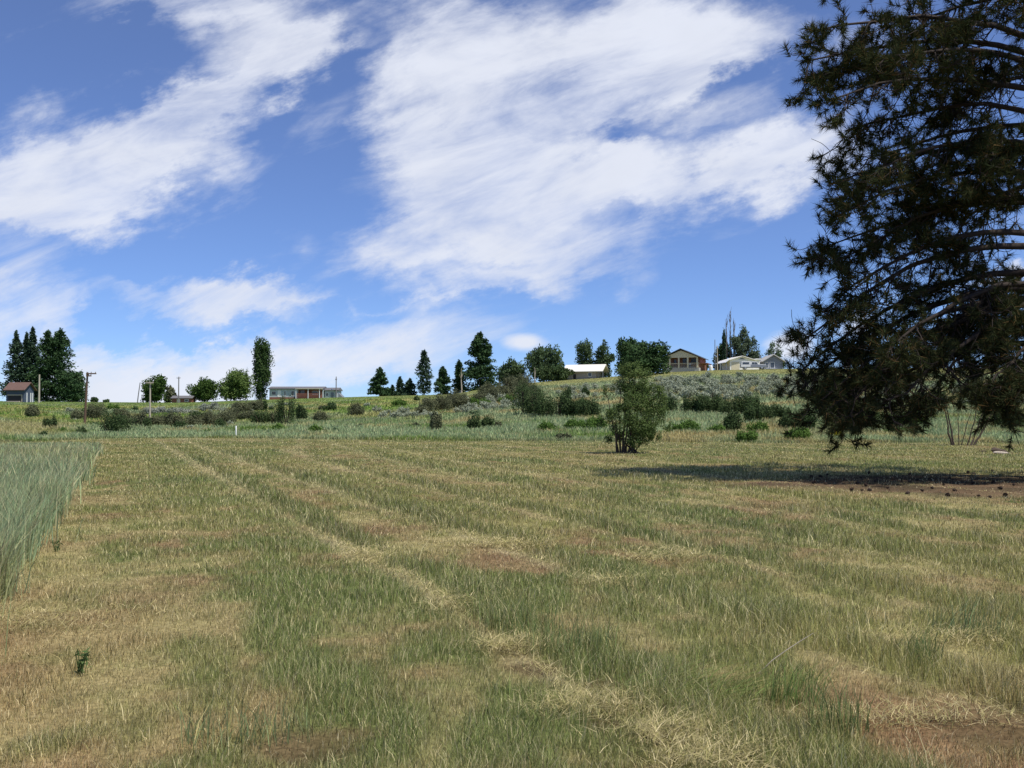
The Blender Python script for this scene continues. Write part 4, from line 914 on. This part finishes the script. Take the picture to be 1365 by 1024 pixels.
def garage():
    Y = 242; s = Y / FPX; c = atY(990, Y); t = thing('garage_house', 'white low house with a gabled front behind the parked pickup', 'house', c, math.radians(6))
    def X(px): return (px - 990) * s
    ze, zr = 2.5, 3.35
    m = MB(); m.prism([(X(973), -1.2), (X(1006), -1.2), (X(1006), ze), (X(989.5), zr - .1), (X(973), ze)], 0, 8); m.build('wall', M['cream_wall'], t)
    MB().box(X(1006), X(1014.5), .3, 8, -1.2, ze + .1).build('side_wing', M['cream_wall'], t)
    m = gable(MB(), X(971), X(1008), -.6, 8.4, ze - .12, zr, .16); m.build('roof', M['roof_white'], t)
    MB().box(X(1008) + .01, X(1015), -.3, 8.4, ze + .11, ze + .34).build('wing_roof', M['white'], t)
    m = MB(); m.prism([(X(965.5), ze - .75), (X(971) - .01, ze - .12), (X(971) - .01, ze + .02), (X(965.5), ze - .6)], -.4, 7); m.build('lean_to_roof', M['white'], t)
    for y in (-.2, 3.4, 6.6): MB().box(X(967), X(967) + .15, y, y + .15, -1, ze - .62).build('post', M['wall_slate'], t)
    m = MB(); m.prism([(X(984), zr - .72), (X(995), zr - .72), (X(989.5), zr - .3)], -.03, -.003); m.build('gable_vent', M['wall_slate'], t)
    MB().box(X(975), X(986), -.05, -.003, -.6, 2.05).build('garage_door', M['cream'], t)
    window(t, X(1008), X(1012), .3, .8, 1.9)
garage()
def grey_house():
    Y = 244; s = Y / FPX; c = atY(1030, Y); t = thing('grey_house', 'slate grey house with white trim half hidden by the pine', 'house', c, 0)
    def X(px): return (px - 1030) * s
    m = MB(); m.prism([(X(1019), -1.2), (X(1044), -1.2), (X(1044), 2.3), (X(1031.5), 3.6), (X(1019), 2.3)], 0, 8); m.build('wall', M['wall_slate'], t)
    r = gable(MB(), X(1016), X(1047), -.6, 8.4, 1.98, 3.72, .2).build('roof', M['roof_pale'], t)
    MB().tube([(X(1017.5), 3, 2.2), (X(1017.5), 3, 3.9), (X(1017.5), 3, 3.92)], [.16, .16, .02], 8).build('flue', M['wall_slate'], r)
    window(t, X(1021), X(1024.5), 0, .5, 2.0); window(t, X(1026.5), X(1033), 0, .5, 2.0)
    MB().box(X(1020), X(1040), -1.6, -.02, -.5, .1).build('porch_step', M['white'], t)
grey_house()
def barn():
    Y = 226; s = Y / FPX; c = atY(778, Y); t = thing('barn', 'low grey barn with a bright pale metal roof on the hill', 'barn', c, math.radians(-20))
    w, d = 8.6, 4.6
    m = MB(); m.prismx([(0, -1.3), (d, -1.3), (d, 1.75), (d / 2, 3.0), (0, 1.75)], -w / 2, w / 2 - 1.4); m.build('wall', M['wall_grey'], t)
    gable(MB(), -w / 2 - .5, w / 2 + .3, -.7, d + .7, 1.55, 3.2, .14, 'x').build('roof', M['roof_white'], t)
    MB().box(-2.4, -1.75, -.04, -.003, -.4, 1.1).build('door', M['dark'], t)
    for x in (w / 2 - .9, w / 2):
        for y in (.1, d - .25): MB().box(x, x + .15, y, y + .15, -1.3, 1.7).build('post', M['wall_slate'], t)
    window(t, 1.0, 1.9, 0, .5, 1.4)
barn()
def long_house():
    Y = 262; s = Y / FPX; c = atY(404, Y); t = thing('long_house', 'long low manufactured house with a red-brown deck on the left ridge', 'house', c, 0)
    def X(px): return (px - 404) * s
    ze = 2.45
    MB().box(X(359), X(431), 0, 6, -1, ze).build('wall', M['wall_blue'], t)
    m = MB(); m.prismx([(-.5, ze + .02), (6.5, ze + .02), (6.5, ze + .2), (3, ze + .75), (-.5, ze + .2)], X(357.5), X(431.5)); m.build('roof', M['roof_grey'], t)
    m = MB(); m.prism([(X(432), -1), (X(449), -1), (X(449), 2.0), (X(441), 2.55), (X(432), 2.0)], .8, 7); m.build('annex_wall', M['wall_blue'], t)
    m = MB(); m.prismx([(.3, 2.1), (7.4, 2.1), (7.4, 2.25), (3.9, 2.95), (.3, 2.25)], X(431.6), X(450.5)); m.build('annex_roof', M['roof_grey'], t)
    MB().box(X(397.5), X(429.5), -.05, -.006, .24, 2.3).build('boarded_wall', M['redwood'], t)
    MB().box(X(398), X(428), -2.6, -.06, .05, .22).build('deck_floor', M['redwood'], t)
    m = MB()
    for z in (.45, .75, 1.05): m.box(X(398), X(428), -2.6, -2.52, z, z + .2)
    for px in (398, 408, 418, 427.6): m.box(X(px), X(px) + .1, -2.51, -2.41, -.8, 1.3)
    m.build('deck_railing', M['redwood'], t)
    m = MB(); m.box(X(396.5), X(431), -2.9, -.52, ze - .05, ze + .08); m.build('porch_roof', M['cream'], t)
    for px in (397, 413, 428): MB().box(X(px), X(px) + .16, -2.75, -2.59, -.9, ze - .06).build('post', M['white'], t)
    MB().box(X(359), X(396), -.12, -.01, -1, .35).build('skirting', M['redwood'], t)
    window(t, X(362), X(368), 0, .9, 1.9); window(t, X(378.5), X(381), 0, .6, 2.0); window(t, X(388), X(392), 0, .7, 2.0)
    MB().box(X(370), X(374.5), -.07, -.004, .4, 2.1).build('door', M['white'], t)
    MB().box(X(400), X(406), -.10, -.053, .4, 2.1).build('patio_door', M['glass'], t); window(t, X(416), X(424), -.053, 1.0, 2.0)
    window(t, X(433.5), X(437), .8, .6, 1.5); MB().box(X(440), X(444), .74, .79, -.4, 1.6).build('annex_door', M['wall_slate'], t)
    m = MB(); m.prism([(X(449) + .02, -1), (X(456), -1), (X(456), .2), (X(449) + .02, 1.5)], 2, 6); m.build('lean_to', M['wall_slate'], t)
long_house()
def cabin():
    Y = 232; s = Y / FPX; c = atY(20, Y); t = thing('cabin', 'faded blue wooden cabin with a rusty roof on the left ridge', 'cabin', c, math.radians(-4))
    w, d = 4.2, 4.2
    m = MB(); m.prismx([(0, -.8), (d, -.8), (d, 2.9), (d / 2, 4.3), (0, 2.9)], -w / 2, w / 2); m.build('wall', M['blue_wood'], t)
    gable(MB(), -w / 2 - .5, w / 2 + .5, -.6, d + .6, 2.68, 4.5, .14, 'x').build('roof', M['rust'], t)
    MB().box(-w / 2 + .5, w / 2 - .7, -.05, -.003, -.4, 1.5).build('opening_shade', M['dark'], t)  # flat dark panel painted as the shaded inside of the open front
    m = MB(); m.box(-w / 2 + .2, w / 2 - .3, -.10, -.06, 1.55, 1.75).box(w / 2 - .55, w / 2 - .35, -.10, -.06, -.6, 1.55); m.build('door_frame', M['pole_pale'], t)
    for y in (1.0, 2.6, 3.4): MB().box(w / 2 + .02, w / 2 + .14, y, y + .22, -.8, 2.2).build('post', M['white'], t)
    MB().box(-w / 2 + .6, w / 2 - .6, -.9, -.4, -.4, .25).build('bench', M['deadwood'], t)
cabin()
def shed():
    Y = 258; s = Y / FPX; c = atY(243, Y); t = thing('low_shed', 'small low brown shed between the olive tree and the dark round tree', 'shed', c, 0)
    MB().box(-2.6, 2.4, 0, 3, -.6, 1.15).build('wall', M['redwood'], t)
    gable(MB(), -2.9, 2.7, -.4, 3.4, 1.1, 1.75, .12, 'x').build('roof', M['roof_grey'], t)
    MB().box(-1.4, -.5, -.05, -.003, -.4, .95).build('door', M['cream'], t); window(t, .6, 1.6, 0, .3, .9)
shed()
# pickup with canopy in front of the garage
M['truck_white'] = solid('white_car_paint', (.78, .78, .78), .3, noise=.03, spec=.5)
M['truck_shade'] = solid('shaded_car_paint', (.22, .24, .28), .35, noise=.05, spec=.5)  # shade on the lower body, put into its colour as grey
M['tyre'] = solid('tyre_rubber', (.025, .025, .025), .85); M['rim'] = solid('wheel_rim', (.5, .5, .5), .35, metal=.8)
def pickup():
    Y = 234; c = atY(1004, Y); t = thing('pickup_truck', 'white pickup truck with shade-grey lower body and a canopy parked before the garage', 'truck', c, math.radians(-3))
    MB().prism([(-2.85, .45), (2.85, .45), (2.9, .75), (2.8, 1.02), (1.35, 1.12), (-2.85, 1.12)], -.92, .92).build('body', M['truck_shade'], t, bevel=.03)
    MB().prism([(1.3, 1.13), (2.8, 1.03), (2.78, 1.10), (1.3, 1.22)], -.86, .86).build('hood', M['truck_white'], t, bevel=.01)
    MB().prism([(-.55, 1.13), (1.3, 1.13), (.72, 1.78), (-.42, 1.80)], -.82, .82).build('cab', M['truck_white'], t, bevel=.03)
    MB().prism([(-2.82, 1.13), (-.60, 1.13), (-.60, 1.85), (-2.70, 1.85)], -.86, .86).build('canopy', M['truck_white'], t, bevel=.03)
    MB().prism([(-2.86, .62), (-.7, .62), (-.7, 1.09), (-2.86, 1.09)], -.935, -.925).build('bed_panel', M['truck_white'], t)
    for x0, x1, tp in ((-2.5, -1.0, 0), (-.35, .25, 0), (.32, .98, .3)):
        MB().prism([(x0, 1.2), (x1, 1.2), (x1 - tp, 1.68), (x0, 1.68)], -.885 if x0 < -.9 else -.845, -.862 if x0 < -.9 else -.822).build('window', M['glass'], t)
    for x in (-1.85, 1.9):
        for y in (-.80, .80):
            o = MB().tube([(x, y - .12, .38), (x, y - .1, .38), (x, y + .1, .38), (x, y + .12, .38)], [.30, .38, .38, .30], 18).build('wheel', M['tyre'], t, smooth=True)
            yy = y - .125 if y < 0 else y + .125; MB().tube([(x, yy - .01, .38), (x, yy, .38), (x, yy + .01, .38)], [.05, .22, .05], 14).build('rim', M['rim'], o)
    MB().box(2.86, 2.93, -.8, -.5, .75, .95).build('headlight', M['white'], t); MB().box(2.86, 2.93, .5, .8, .75, .95).build('headlight', M['white'], t)
    MB().box(2.9, 3.02, -.9, .9, .45, .65).build('bumper', M['rim'], t)
pickup()
